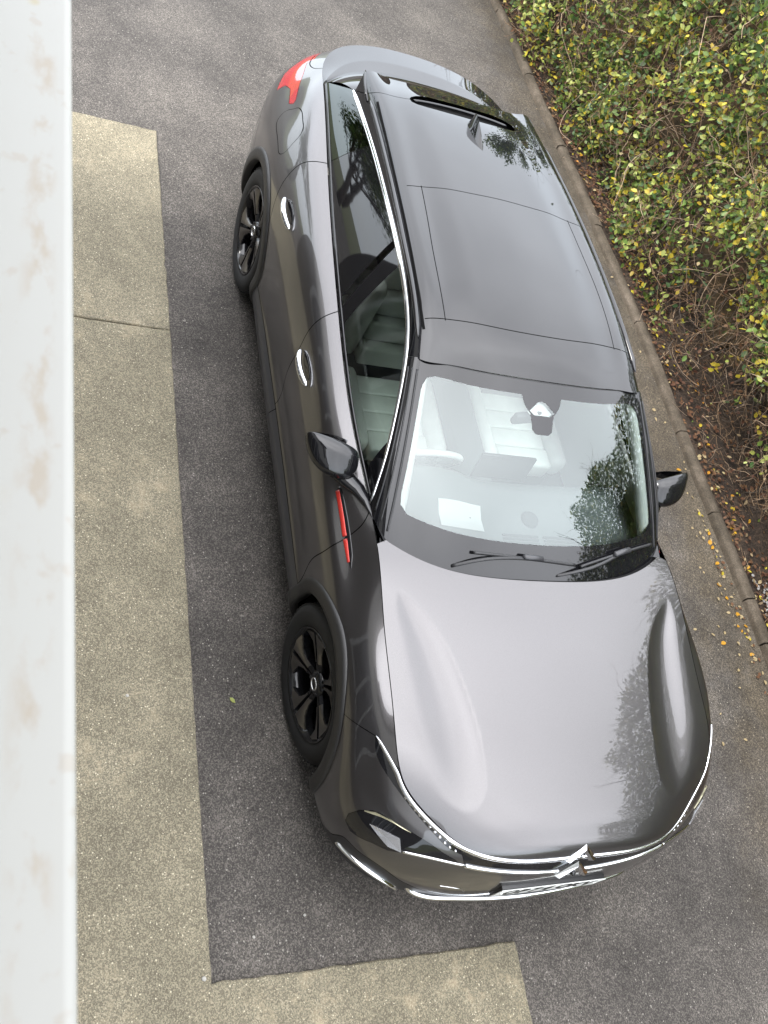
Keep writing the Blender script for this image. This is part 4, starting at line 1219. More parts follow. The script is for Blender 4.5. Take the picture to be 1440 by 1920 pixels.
seat(-2.25, -.40, .50); seat(-2.25, .40, .50)
rbox('centre_console', (-1.30, 0, .60), (.9, .20, .22), M['dash_dark'], CAR, bev=.03)
# dashboard: lofted slab below the windscreen
V = []; ys = np.linspace(-.70, .70, 30)
prof = [(-.36, .955), (-.48, .950), (-.62, .945), (-.72, .935), (-.79, .90), (-.80, .82), (-.76, .62), (-.55, .45)]
for y in ys:
    d = .05 * (abs(y) / .7)**2
    hump = .035 * math.exp(-((y + .37) / .16)**4)
    for i, (x, z) in enumerate(prof): V.append((x - d - (.05 * math.exp(-((y + .37) / .17)**4) if i >= 3 else 0), y, z - .012 * (abs(y) / .7)**2 + (hump if 2 <= i <= 3 else 0)))
k = len(prof); F = [(i * k + j, i * k + j + 1, (i + 1) * k + j + 1, (i + 1) * k + j) for i in range(29) for j in range(k - 1)]
DASH = mesh_obj('dashboard', V, F, M['dash'], CAR)
for y0 in (-.02, .20):
    bm = bmesh.new()
    for r in range(3): box_bm(bm, (-.43 - .018 * r, y0 + .0, .957), (.010, .19, .006))
    bm_obj('demister_vent', bm, M['dash_dark'], DASH, auto=0, smooth=False)
bm = bmesh.new(); bmesh.ops.create_cone(bm, segments=20, radius1=.045, radius2=.04, depth=.012, cap_ends=True, matrix=Matrix.Translation((-.56, .06, .955))); bm_obj('dash_speaker', bm, M['dash_dark'], DASH)
for s in (-1, 1):
    rbox('door_card', (-1.15, s * .775, .70), (1.10, .05, .52), M['trim_grey'], CAR, bev=.02)
    rbox('door_card', (-2.15, s * .765, .74), (.75, .05, .55), M['dash_dark'], CAR, bev=.02)
    # pale lining of the windscreen pillars
    q = np.linspace(.02, .98, 30); P = wind_pt(q, np.full(30, s * .955)) + np.array([-.02, 0, -.028])
    V, F = tube(P, .030, 10); mesh_obj('pillar_lining', V, F, M['trim_grey'], CAR)
P = wind_pt(np.full(30, .955), np.linspace(-.93, .93, 30)) + np.array([-.03, 0, -.035]); V, F = tube(P, .028, 8); mesh_obj('header_lining', V, F, M['trim_grey'], CAR)
SW = empty('steering_wheel'); SW.parent = CAR
tilt = Matrix.Translation((-.93, -.37, .84)) @ Matrix.Rotation(math.radians(-64), 4, 'Y')
V, F = tube([tilt @ Vector((.175 * math.cos(a), .175 * math.sin(a), 0)) for a in np.linspace(0, 2 * math.pi, 48, endpoint=False)], .016, 10, closed=True); mesh_obj('wheel_rim', V, F, M['leather'], SW)
V, F = joinm([tube([tilt @ Vector((0, 0, -.01)), tilt @ Vector((.16 * math.cos(a), .16 * math.sin(a), 0))], .018, 8) for a in (0, math.pi / 2, math.pi * 1.5)] + [tube([tilt @ Vector((0, 0, -.03)), tilt @ Vector((0, 0, .03))], .065, 20)]); mesh_obj('wheel_hub', V, F, M['dash_dark'], SW)
rbox('touch_screen', (-.835, -.02, .965), (.018, .30, .15), M['gloss_black'], CAR, Matrix.Rotation(math.radians(-12), 3, 'Y'), bev=.006)
MRR = rbox('rear_view_mirror', (-.93, .0, 1.245), (.035, .23, .065), M['dash_dark'], CAR, Matrix.Rotation(math.radians(12), 3, 'Z'), bev=.015)
V, F = tube([(-.915, 0, 1.30), (-.925, 0, 1.25)], .012, 8); mesh_obj('mirror_stem', V, F, M['dash_dark'], MRR)
# sun visors
for s in (-1, 1): rbox('sun_visor', (-1.19, s * .33, 1.335), (.16, .36, .02), M['trim_grey'], CAR, Matrix.Rotation(math.radians(-12), 3, 'Y'), bev=.008)
# sheet of paper lying on the dashboard
V = []; nx, ny = 5, 7
for i in range(nx):
    for j in range(ny):
        x = -.485 - .125 * i / (nx - 1); y = -.425 + .215 * j / (ny - 1)
        V.append((x + .02 * (j / (ny - 1) - .5), y, .9585 + .008 * math.sin(j * .8) * (i / nx) - .0 + (.022 if i > 2 else 0) * (i - 2) / 2))
F = [(i * ny + j, i * ny + j + 1, (i + 1) * ny + j + 1, (i + 1) * ny + j) for i in range(nx - 1) for j in range(ny - 1)]
PAP = mesh_obj('paper_sheet', V, F, M['paper'], None)
tag(PAP, 'white sheet of paper lying on the dashboard behind the windscreen', 'paper')

# ================================================================== THE PLACE
def node(t, k, **kw):
    n = t.nodes.new(k)
    for a, v in kw.items():
        if a.startswith('_'): setattr(n, a[1:], v)
        else: n.inputs[a].default_value = v
    return n
def ramp_node(t, stops, interp='LINEAR'):
    r = t.nodes.new('ShaderNodeValToRGB'); r.color_ramp.interpolation = interp
    while len(r.color_ramp.elements) < len(stops): r.color_ramp.elements.new(0.5)
    for e, (p, c) in zip(r.color_ramp.elements, stops):
        e.position = p; e.color = (*c, 1) if len(c) == 3 else c
    return r
def g1(v): return (v, v, v)

def aggregate(name, stops, patch, speck=(.5, 1.7), vs=170.0, rough=.85, bump=.6, fleck=None, extra=None):
    """stony surface: big patches of tone, a fine grain of individual chippings, real relief"""
    m, t, b = new_mat(name)
    co = t.nodes.new('ShaderNodeTexCoord')
    big = node(t, 'ShaderNodeTexNoise', Scale=patch, Detail=10.0, Roughness=.72)
    t.links.new(co.outputs['Object'], big.inputs['Vector'])
    cr = ramp_node(t, stops); t.links.new(big.outputs['Fac'], cr.inputs['Fac'])
    vo = node(t, 'ShaderNodeTexVoronoi', Scale=vs); t.links.new(co.outputs['Object'], vo.inputs['Vector'])
    sp = t.nodes.new('ShaderNodeSeparateColor'); t.links.new(vo.outputs['Color'], sp.inputs[0])
    mrg = node(t, 'ShaderNodeMapRange'); mrg.inputs['To Min'].default_value = speck[0]; mrg.inputs['To Max'].default_value = speck[1]
    pw = t.nodes.new('ShaderNodeMath'); pw.operation = 'POWER'; pw.inputs[1].default_value = 1.8
    t.links.new(sp.outputs[0], pw.inputs[0]); t.links.new(pw.outputs[0], mrg.inputs['Value'])
    mm = t.nodes.new('ShaderNodeVectorMath'); mm.operation = 'SCALE'
    t.links.new(cr.outputs['Color'], mm.inputs[0]); t.links.new(mrg.outputs[0], mm.inputs['Scale'])
    col = mm.outputs[0]
    if fleck:                                         # scattered pale chippings
        v2 = node(t, 'ShaderNodeTexVoronoi', Scale=fleck[0]); t.links.new(co.outputs['Object'], v2.inputs['Vector'])
        s2 = t.nodes.new('ShaderNodeSeparateColor'); t.links.new(v2.outputs['Color'], s2.inputs[0])
        g_ = t.nodes.new('ShaderNodeMath'); g_.operation = 'GREATER_THAN'; g_.inputs[1].default_value = fleck[1]; t.links.new(s2.outputs[1], g_.inputs[0])
        l_ = t.nodes.new('ShaderNodeMath'); l_.operation = 'LESS_THAN'; l_.inputs[1].default_value = .38; t.links.new(v2.outputs['Distance'], l_.inputs[0])
        a_ = t.nodes.new('ShaderNodeMath'); a_.operation = 'MULTIPLY'; t.links.new(g_.outputs[0], a_.inputs[0]); t.links.new(l_.outputs[0], a_.inputs[1])
        m_ = t.nodes.new('ShaderNodeMixRGB'); m_.inputs['Color2'].default_value = (*fleck[2], 1); t.links.new(a_.outputs[0], m_.inputs['Fac']); t.links.new(col, m_.inputs['Color1']); col = m_.outputs[0]
    if extra: col = extra(t, co, col)
    t.links.new(col, b.inputs['Base Color'])
    b.inputs['Roughness'].default_value = rough
    b.inputs['Specular IOR Level'].default_value = .3
    bp = node(t, 'ShaderNodeBump', Strength=bump, Distance=.004)
    t.links.new(vo.outputs['Distance'], bp.inputs['Height']); bp.invert = True
    t.links.new(bp.outputs['Normal'], b.inputs['Normal'])
    return m

def asphalt_extra(t, co, col):
    # brown and mossy silt that gathers along the kerb, colour darkened up the drive to offset the sunlight there
    sx = t.nodes.new('ShaderNodeSeparateXYZ'); t.links.new(co.outputs['Object'], sx.inputs[0])
    a = node(t, 'ShaderNodeMapRange'); a.inputs['From Min'].default_value = 1.0; a.inputs['From Max'].default_value = 2.2
    t.links.new(sx.outputs['Y'], a.inputs['Value'])
    n = node(t, 'ShaderNodeTexNoise', Scale=3.0, Detail=6.0, Roughness=.7); t.links.new(co.outputs['Object'], n.inputs['Vector'])
    m1 = t.nodes.new('ShaderNodeMath'); m1.operation = 'MULTIPLY'; t.links.new(a.outputs[0], m1.inputs[0]); t.links.new(n.outputs['Fac'], m1.inputs[1])
    r = ramp_node(t, [(.22, g1(0)), (.50, g1(.8))]); t.links.new(m1.outputs[0], r.inputs['Fac'])
    mx = t.nodes.new('ShaderNodeMixRGB'); mx.blend_type = 'MULTIPLY'; mx.inputs['Color2'].default_value = (.86, .76, .56, 1)
    t.links.new(r.outputs['Color'], mx.inputs['Fac']); t.links.new(col, mx.inputs['Color1'])
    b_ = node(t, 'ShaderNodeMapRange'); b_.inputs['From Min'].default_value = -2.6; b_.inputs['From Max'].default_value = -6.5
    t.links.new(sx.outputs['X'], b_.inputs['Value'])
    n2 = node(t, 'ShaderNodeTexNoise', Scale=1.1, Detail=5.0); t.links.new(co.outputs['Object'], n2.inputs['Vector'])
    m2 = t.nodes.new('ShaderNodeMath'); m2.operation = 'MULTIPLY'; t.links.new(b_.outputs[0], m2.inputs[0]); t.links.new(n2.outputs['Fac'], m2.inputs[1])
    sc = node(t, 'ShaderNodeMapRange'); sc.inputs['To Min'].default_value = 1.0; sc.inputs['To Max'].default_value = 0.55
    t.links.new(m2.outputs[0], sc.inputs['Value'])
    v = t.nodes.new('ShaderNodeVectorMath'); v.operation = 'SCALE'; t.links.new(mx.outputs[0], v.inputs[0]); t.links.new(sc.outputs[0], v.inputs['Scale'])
    return v.outputs[0]
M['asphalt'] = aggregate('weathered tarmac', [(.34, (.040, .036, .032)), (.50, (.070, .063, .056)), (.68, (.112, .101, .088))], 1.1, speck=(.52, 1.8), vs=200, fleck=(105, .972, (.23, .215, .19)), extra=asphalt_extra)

def slab_extra(t, co, col):
    n = node(t, 'ShaderNodeTexNoise', Scale=9.0, Detail=8.0, Roughness=.75); t.links.new(co.outputs['Object'], n.inputs['Vector'])
    r = ramp_node(t, [(.52, g1(0)), (.66, g1(.55))]); t.links.new(n.outputs['Fac'], r.inputs['Fac'])
    n2 = node(t, 'ShaderNodeTexNoise', Scale=1.1, Detail=3.0); t.links.new(co.outputs['Object'], n2.inputs['Vector'])
    r2 = ramp_node(t, [(.45, g1(0)), (.65, g1(1))]); t.links.new(n2.outputs['Fac'], r2.inputs['Fac'])
    mu = t.nodes.new('ShaderNodeMath'); mu.operation = 'MULTIPLY'; t.links.new(r.outputs[0], mu.inputs[0]); t.links.new(r2.outputs[0], mu.inputs[1])
    mx = t.nodes.new('ShaderNodeMixRGB'); mx.inputs['Color2'].default_value = (.36, .30, .20, 1)
    t.links.new(mu.outputs[0], mx.inputs['Fac']); t.links.new(col, mx.inputs['Color1'])
    return mx.outputs[0]
M['slab'] = aggregate('exposed aggregate concrete', [(.30, (.124, .110, .078)), (.5, (.162, .144, .101)), (.72, (.212, .188, .134))], 2.2, speck=(.62, 1.6), vs=235, fleck=(120, .965, (.42, .38, .28)), bump=.45, extra=slab_extra)
M['kerb'] = aggregate('mossy concrete edging', [(.3, (.035, .028, .019)), (.5, (.065, .052, .037)), (.72, (.12, .097, .074))], 5.0, speck=(.7, 1.35), vs=220, bump=.4)
M['soil'] = aggregate('dark bed soil', [(.3, (.016, .011, .008)), (.5, (.028, .019, .013)), (.72, (.05, .034, .022))], 6.0, speck=(.5, 1.6), vs=90, bump=.9, rough=.95)
M['grass'] = pm('lawn', (.050, .058, .014), rough=.9, var=.3, vscale=3.0)
M['render'] = pm('dark brown house render', (.055, .048, .040), rough=.9, var=.15, vscale=2.0)  # dark brown of the lower wall
M['twig'] = pm('brown twig bark', (.15, .095, .052), rough=.9, var=.5, vscale=40.0)
M['twig_pale'] = pm('pale dry twig', (.30, .22, .15), rough=.9, var=.35, vscale=40.0)
M['stem'] = pm('dark stem bark', (.05, .038, .028), rough=.95, var=.4, vscale=30.0, bump=.4, bscale=120)

def leaf_mat(name, col, var=.25, trans=.35, rough=.42):
    m, t, b = new_mat(name)
    oi = t.nodes.new('ShaderNodeNewGeometry')
    hs = t.nodes.new('ShaderNodeHueSaturation'); hs.inputs['Color'].default_value = (*col, 1)
    mrg = node(t, 'ShaderNodeMapRange'); mrg.inputs['To Min'].default_value = 1 - var; mrg.inputs['To Max'].default_value = 1 + var
    t.links.new(oi.outputs['Random Per Island'], mrg.inputs['Value']); t.links.new(mrg.outputs[0], hs.inputs['Value'])
    mr2 = node(t, 'ShaderNodeMapRange'); mr2.inputs['To Min'].default_value = .485; mr2.inputs['To Max'].default_value = .515
    t.links.new(oi.outputs['Random Per Island'], mr2.inputs['Value']); t.links.new(mr2.outputs[0], hs.inputs['Hue'])
    t.links.new(hs.outputs[0], b.inputs['Base Color'])
    b.inputs['Roughness'].default_value = rough; b.inputs['Specular IOR Level'].default_value = .4
    tl = t.nodes.new('ShaderNodeBsdfTranslucent'); t.links.new(hs.outputs[0], tl.inputs['Color'])
    mx = t.nodes.new('ShaderNodeMixShader'); mx.inputs[0].default_value = trans
    out = t.nodes['Material Output']
    t.links.new(b.outputs[0], mx.inputs[1]); t.links.new(tl.outputs[0], mx.inputs[2]); t.links.new(mx.outputs[0], out.inputs['Surface'])
    return m
LEAFM = [leaf_mat('deep green leaf', (.05, .09, .028)), leaf_mat('mid green leaf', (.115, .175, .036)), leaf_mat('lime green leaf', (.29, .32, .075)),
         leaf_mat('yellow leaf', (.42, .33, .035)), leaf_mat('dry brown leaf', (.115, .055, .028), rough=.7), leaf_mat('pale straw leaf', (.33, .255, .14), rough=.6),
         leaf_mat('golden leaf', (.45, .225, .022), rough=.5)]

# ---- ground
def sheet(name, pts, z, mat, sub=1):
    o = mesh_obj(name, [(x, y, z) for x, y in pts], [tuple(range(len(pts)))], mat, None, smooth=False)
    return tag(o, kind='structure')
sheet('ground', [(-150, -150), (150, -150), (150, 150), (-150, 150)], -.03, M['grass'])
# the drive stops at the kerb, which bends away uphill
KERB = [(-16, 1.2), (-12, 1.62), (-9, 1.90), (-7.0, 2.047), (-5.7, 2.135), (-4.82, 2.204), (-4.0, 2.257), (-3.1, 2.310), (-1.97, 2.320), (-1.30, 2.331), (-.27, 2.340), (1.0, 2.345), (3, 2.35), (9, 2.36)]
_kf = nspline([k[0] for k in KERB], [k[1] for k in KERB])
ky = lambda x: float(_kf(x)[0])
xs = np.linspace(-16, 9, 60)
V = [(x, ky(x) + .02, 0) for x in xs] + [(x, -9.0, 0) for x in xs]
F = [(60 + i, 60 + i + 1, i + 1, i) for i in range(59)]
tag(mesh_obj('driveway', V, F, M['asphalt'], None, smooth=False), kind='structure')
# bed behind the kerb: lumpy soil
V, F = [], []
ys = np.linspace(0, 3.4, 24); xs2 = np.linspace(-16, 9, 150)
for x in xs2:
    for j, y in enumerate(ys):
        V.append((x, ky(x) + .03 + y, .012 + min(y, .6) * .10 + (.02 * math.sin(x * 7 + y * 9) + .025 * math.sin(x * 3.1 - y * 5.3)) * min(1, y * 3)))
F = [(i * 24 + j, (i + 1) * 24 + j, (i + 1) * 24 + j + 1, i * 24 + j + 1) for i in range(149) for j in range(23)]
tag(mesh_obj('soil_bed', V, F, M['soil'], None), kind='structure')

# ---- kerb stones
KB = empty('kerb'); tag(KB, kind='structure')
joints = [-13.5, -12.5, -11.5, -10.5, -9.5, -8.6, -7.7, -6.8, -5.87, -4.94, -4.01, -3.0, -1.975, -1.305, -.66, -.35, .58, 1.5, 2.4]
for a, b in zip(joints[:-1], joints[1:]):
    n = 8; V, F = [], []
    j1, j2 = rnd.uniform(-.009, .009), rnd.uniform(-.009, .009); jz = rnd.uniform(-.010, .006)
    prof = [(-.043, -.05), (-.043, .032), (-.034, .047), (0, .053), (.034, .047), (.043, .032), (.043, -.05)]
    for i in range(n + 1):
        x = a + .005 + (b - a - .010) * i / n
        y = ky(x) + j1 + (j2 - j1) * i / n
        for p, q in prof: V.append((x, y + p + rnd.uniform(-.0022, .0022), q + jz + (rnd.uniform(-.003, .002) if q > 0 else 0)))
    F = [(i * 7 + j, (i + 1) * 7 + j, (i + 1) * 7 + j + 1, i * 7 + j + 1) for i in range(n) for j in range(6)] + [tuple(range(7))[::-1], tuple(n * 7 + j for j in range(7))]
    bm = bmesh.new(); vv = [bm.verts.new(p) for p in V]; [bm.faces.new([vv[i] for i in f]) for f in F]
    bm_obj('kerb_stone', bm, M['kerb'], KB, auto=50)

# ---- paving along the house
PV = empty('path'); tag(PV, kind='structure')
def slab(pts, step=.045):
    P = []
    for i in range(len(pts)):
        a, b = np.array(pts[i], float), np.array(pts[(i + 1) % len(pts)], float); n = max(2, int(np.hypot(*(b - a)) / step))
        P += [a + (b - a) * k / n for k in range(n)]
    P = np.array(P) + nrs.uniform(-.0028, .0028, (len(P), 2))
    for k in nrs.choice(len(P), max(2, len(P) // 40), replace=False): P[k] += nrs.uniform(-.007, .007, 2)      # chipped arrises
    k = len(P); I = offset_poly(P, .006, True)
    V = [(*q, -.02) for q in P] + [(*q, .012) for q in P] + [(*q, .018) for q in I]
    F = [(i, (i + 1) % k, k + (i + 1) % k, k + i) for i in range(k)] + [(k + i, k + (i + 1) % k, 2 * k + (i + 1) % k, 2 * k + i) for i in range(k)] + [tuple(range(2 * k, 3 * k))]
    return mesh_obj('paving_slab', V, F, M['slab'], PV, smooth=False)
slab([(-3.93, -2.58), (-2.243, -2.58), (-2.243, -1.312), (-3.93, -1.312)])
slab([(-2.237, -2.58), (3.6, -2.58), (3.6, .080), (1.118, .080), (1.110, -1.330), (-2.237, -1.312)])

# ---- house with the window the picture was taken from
HO = empty('house', (0, -2.6, 0)); tag(HO, 'house wall with a white painted window sill running along the left edge', 'house')
HO_off = Vector((0, 2.6, 0))
def hbox(name, c, s, mat, par=HO, bev=0.0, rel=True):
    bm = bmesh.new(); box_bm(bm, Vector(c) + (HO_off if par is HO else Vector()), s, None, bev, 3); o = bm_obj(name, bm, mat, par, smooth=bev > 0, auto=40); return o
M['pale_frame'] = pm('white window frame', (.30, .30, .29), rough=.4)
M['room'] = pm('dark room behind window', (.02, .02, .022), rough=.06, spec=.5)
def sill_mat():
    m, t, b = new_mat('dirty white sill paint')
    co = t.nodes.new('ShaderNodeTexCoord')
    sx = t.nodes.new('ShaderNodeSeparateXYZ'); t.links.new(co.outputs['Object'], sx.inputs[0])
    # stains gather in a band a couple of centimetres behind the front edge
    mp = t.nodes.new('ShaderNodeMapping'); mp.inputs['Scale'].default_value = (1.0, 2.2, 1.0); t.links.new(co.outputs['Object'], mp.inputs['Vector'])
    n = node(t, 'ShaderNodeTexNoise', Scale=26.0, Detail=5.0, Roughness=.6); t.links.new(mp.outputs[0], n.inputs['Vector'])
    band = ramp_node(t, [(0, g1(0)), (.30, g1(.06)), (.55, g1(1)), (.72, g1(1)), (.86, g1(.10)), (1, g1(0))])
    mr_ = node(t, 'ShaderNodeMapRange'); mr_.inputs['From Min'].default_value = .205; mr_.inputs['From Max'].default_value = .247
    t.links.new(sx.outputs['Y'], mr_.inputs['Value']); t.links.new(mr_.outputs[0], band.inputs['Fac'])
    st = ramp_node(t, [(.50, g1(0)), (.64, g1(.75))]); t.links.new(n.outputs['Fac'], st.inputs['Fac'])
    mu = t.nodes.new('ShaderNodeMath'); mu.operation = 'MULTIPLY'; t.links.new(band.outputs[0], mu.inputs[0]); t.links.new(st.outputs[0], mu.inputs[1])
    n3 = node(t, 'ShaderNodeTexNoise', Scale=60.0, Detail=3.0); t.links.new(co.outputs['Object'], n3.inputs['Vector'])
    s3 = ramp_node(t, [(.63, g1(0)), (.70, g1(.4))]); t.links.new(n3.outputs['Fac'], s3.inputs['Fac'])
    ad = t.nodes.new('ShaderNodeMath'); ad.operation = 'MAXIMUM'; t.links.new(mu.outputs[0], ad.inputs[0]); t.links.new(s3.outputs[0], ad.inputs[1])
    mx = t.nodes.new('ShaderNodeMixRGB'); mx.inputs['Color1'].default_value = (.30, .295, .272, 1); mx.inputs['Color2'].default_value = (.255, .215, .165, 1)
    t.links.new(ad.outputs[0], mx.inputs['Fac']); col = mx.outputs[0]
    # a few ochre lichen spots
    vo = node(t, 'ShaderNodeTexVoronoi', Scale=13.0); t.links.new(co.outputs['Object'], vo.inputs['Vector'])
    lr = ramp_node(t, [(.05, g1(.8)), (.10, g1(0))]); t.links.new(vo.outputs['Distance'], lr.inputs['Fac'])
    ml = t.nodes.new('ShaderNodeMath'); ml.operation = 'MULTIPLY'; t.links.new(lr.outputs[0], ml.inputs[0]); t.links.new(band.outputs[0], ml.inputs[1])
    mx2 = t.nodes.new('ShaderNodeMixRGB'); mx2.inputs['Color2'].default_value = (.28, .21, .05, 1)
    t.links.new(ml.outputs[0], mx2.inputs['Fac']); t.links.new(col, mx2.inputs['Color1'])
    t.links.new(mx2.outputs[0], b.inputs['Base Color']); b.inputs['Roughness'].default_value = .55
    return m
M['sillpaint'] = sill_mat()
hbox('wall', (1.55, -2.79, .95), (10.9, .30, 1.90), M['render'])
M['upper_render'] = pm('pale render for reflections', (.42, .405, .375), rough=.9, var=.12, vscale=2.0)  # upper wall made pale to brighten its reflection in the front wing
hbox('upper_wall', (1.55, -2.785, 3.45), (10.9, .31, 3.08), M['upper_render'])
hbox('sill_shade_canopy', (1.3, -2.38, 4.90), (2.9, .52, .12), M['pale_frame'])  # unseen canopy added over the window to shade the sill
hbox('window_sill', (1.2, -2.499, 3.605), (3.2, .30, .05), M['sillpaint'], bev=.007)
for cx, cz, w, h in ((-2.6, 1.4, 1.3, 1.3), (.1, 1.3, 1.6, 1.4), (3.4, 1.4, 1.3, 1.3), (-2.6, 4.3, 1.2, 1.2), (1.2, 4.4, 2.2, 1.5), (4.6, 4.3, 1.2, 1.2)):
    fr_ = hbox('window', (cx, -2.625, cz), (w, .05, h), M['room'])
    for k in range(4):
        bmx = bmesh.new(); box_bm(bmx, Vector((cx - w / 2 + w * k / 3, -2.60, cz)) + HO_off, (.07, .06, h + .07)); bm_obj('window_frame', bmx, M['pale_frame'], fr_, smooth=False, auto=0)
    for e in (-1, 1):
        bmx = bmesh.new(); box_bm(bmx, Vector((cx, -2.598, cz + e * h / 2)) + HO_off, (w - .07, .056, .07)); bm_obj('window_frame', bmx, M['pale_frame'], fr_, smooth=False, auto=0)

wb = [o for o in HO.children if o.name.startswith('window') and abs(o.bound_box[0][0] + 2.2 / 2 - 1.2) < .3 and o.bound_box[0][2] > 3]
if wb:
    for k in range(14):
        bmx = bmesh.new(); box_bm(bmx, Vector((1.2, -2.594, 3.75 + k * .092)) + HO_off, (2.05, .012, .055)); bm_obj('blind_slat', bmx, M['upper_render'], wb[0], smooth=False, auto=0)

# ================================================================== HEDGE
def leaf_template():
    # folded ellipse, tip along +x, normal +z, length 1
    v = np.array([(0, 0, 0), (.28, .27, .05), (.64, .27, .03), (1, 0, -.06), (.64, -.27, .03), (.28, -.27, .05), (.45, 0, -.025)])
    f = np.array([(0, 6, 1), (1, 6, 2), (2, 6, 3), (3, 6, 4), (4, 6, 5), (5, 6, 0)])
    return v, f
LV, LF = leaf_template()
def rot_from(dirs, nors):
    d = dirs / np.linalg.norm(dirs, axis=1, keepdims=True)
    n = nors - (nors * d).sum(1, keepdims=True) * d; n /= np.maximum(np.linalg.norm(n, axis=1, keepdims=True), 1e-6)
    s = np.cross(n, d)
    return np.stack([d, s, n], 2)
def leaf_mesh(name, pos, dirs, nors, size, mat_i, parent, kind=None):
    R = rot_from(dirs, nors); n = len(pos)
    V = np.einsum('nij,kj->nki', R, LV) * size[:, None, None] + pos[:, None]
    F = LF[None] + (np.arange(n) * len(LV))[:, None, None]
    me = bpy.data.meshes.new(name)
    me.vertices.add(n * len(LV)); me.vertices.foreach_set('co', V.ravel())
    nf = n * len(LF)
    me.loops.add(nf * 3); me.loops.foreach_set('vertex_index', F.ravel().astype(np.int32))
    me.polygons.add(nf); me.polygons.foreach_set('loop_start', np.arange(0, nf * 3, 3, dtype=np.int32)); 
    for m in LEAFM: me.materials.append(m)
    me.polygons.foreach_set('material_index', np.repeat(mat_i, len(LF)).astype(np.int32))
    me.polygons.foreach_set('use_smooth', np.ones(nf, dtype=bool))
    me.update(calc_edges=True); me.validate()
    o = bpy.data.objects.new(name, me); COL.objects.link(o)
    if parent: o.parent = parent
    if kind: tag(o, kind=kind)
    return o
def sticks_mesh(name, paths, rads, mats, mat_i, parent, kind=None, seg=3):
    """many thin twigs in one mesh: paths (n,k,3)"""
    P = np.asarray(paths, float); n, k, _ = P.shape
    T = np.gradient(P, axis=1); T /= np.maximum(np.linalg.norm(T, axis=2, keepdims=True), 1e-9)
    ref = np.where(np.abs(T[..., 2:3]) < .9, np.array([0, 0, 1.0]), np.array([1.0, 0, 0]))
    S = np.cross(T, ref); S /= np.linalg.norm(S, axis=2, keepdims=True); U = np.cross(S, T)
    taper = np.linspace(1, .45, k)[None, :, None, None]
    an = np.arange(seg) * 2 * math.pi / seg
    V = P[:, :, None] + (S[:, :, None] * np.cos(an)[None, None, :, None] + U[:, :, None] * np.sin(an)[None, None, :, None]) * np.asarray(rads)[:, None, None, None] * taper
    i, j = np.meshgrid(np.arange(k - 1), np.arange(seg), indexing='ij'); j2 = (j + 1) % seg
    q = np.stack([i * seg + j, i * seg + j2, (i + 1) * seg + j2, (i + 1) * seg + j], -1).reshape(-1, 4)
    F = q[None] + (np.arange(n) * k * seg)[:, None, None]
    me = bpy.data.meshes.new(name); me.vertices.add(n * k * seg); me.vertices.foreach_set('co', V.ravel())
    nf = n * len(q); me.loops.add(nf * 4); me.loops.foreach_set('vertex_index', F.ravel().astype(np.int32))
    me.polygons.add(nf); me.polygons.foreach_set('loop_start', np.arange(0, nf * 4, 4, dtype=np.int32))
    for m in mats: me.materials.append(m)
    me.polygons.foreach_set('material_index', np.repeat(mat_i, len(q)).astype(np.int32)); me.polygons.foreach_set('use_smooth', np.ones(nf, dtype=bool))
    me.update(calc_edges=True); me.validate()
    o = bpy.data.objects.new(name, me); COL.objects.link(o)
    if parent: o.parent = parent
    if kind: tag(o, kind=kind)
    return o

HG = empty('hedge', (-4, 3.0, 0)); HG_OFF = np.array([4, -3.0, 0])
tag(HG, 'tangled brown twiggy hedge with yellow and green leaves growing behind the kerb', 'hedge')
def face_y(x, z):
    """depth of the clipped face of the hedge"""
    return np.interp(x, [k[0] for k in KERB], [k[1] for k in KERB]) + .08 + .15 * np.clip((x + 3.2) / 1.5, 0, 1) + .12 * np.sin(x * 1.7 + z * 1.3) * np.sin(z * 2.1 + 1 + x * .6) + .06 * np.sin(x * 5.1 - z * 4.3) + (.10 + .50 * np.clip((x + 3.6) / 2, 0, 1)) * np.clip(.45 - z, 0, 1) + .10 * np.clip(z - .6, 0, 2)
def htop(x): return np.interp(x, [-12, -6, -3.5, -2, -1, .5, 6], [2.2, 2.0, 2.1, 2.75, 3.3, 3.6, 3.6]) + .22 * np.sin(x * 1.1 + 1) + .18 * np.sin(x * 2.9) + .10 * np.sin(x * 7.3 + 2) 
def density(x, z):
    d = np.clip((z - .10 - .12 * np.clip((x + 4) / 2, 0, 1)) / .85, 0, 1) ** 1.3
    d = np.maximum(d, np.clip((-2.3 - x) / 1.6, 0, 1) * np.clip((z + .16) / .36, 0, 1))
    cl = .5 + .5 * np.sin(x * 2.3 + z * 3.1) * np.sin(x * 1.1 - z * 2.7 + 2)
    cl2 = .5 + .5 * np.sin(x * 6.1 + z * 5.3) * np.sin(x * 4.7 - z * 6.1 + 1)
    return np.clip(d * (.22 + .78 * cl) * (.12 + .88 * cl2 ** 1.4) * 1.45, 0, 1)
def scatter(n, x0, x1, z0, z1, depth, use_density=True):
    X, Y, Z = [], [], []
    while sum(len(a) for a in X) < n:
        x = nrs.uniform(x0, x1, n); z = nrs.uniform(z0, z1, n)
        k = (z < htop(x))
        if use_density: k &= nrs.rand(n) < density(x, z)
        x, z = x[k], z[k]
        y = face_y(x, z) + nrs.exponential(depth, len(x)) - .03
        X.append(x); Y.append(y); Z.append(z)
    return np.stack([np.concatenate(X)[:n], np.concatenate(Y)[:n], np.concatenate(Z)[:n]], 1)
def leaf_attrs(n, yellow=.16):
    d = nrs.normal(size=(n, 3)); d[:, 1] -= .5; d[:, 2] += .15
    nn = nrs.normal(size=(n, 3)) * .75 + np.array([0.15, -.55, .75])
    size = nrs.uniform(.028, .060, n)
    return d, nn, size
def colour_pick(n, p): return nrs.choice(len(p), size=n, p=np.array(p) / sum(p))
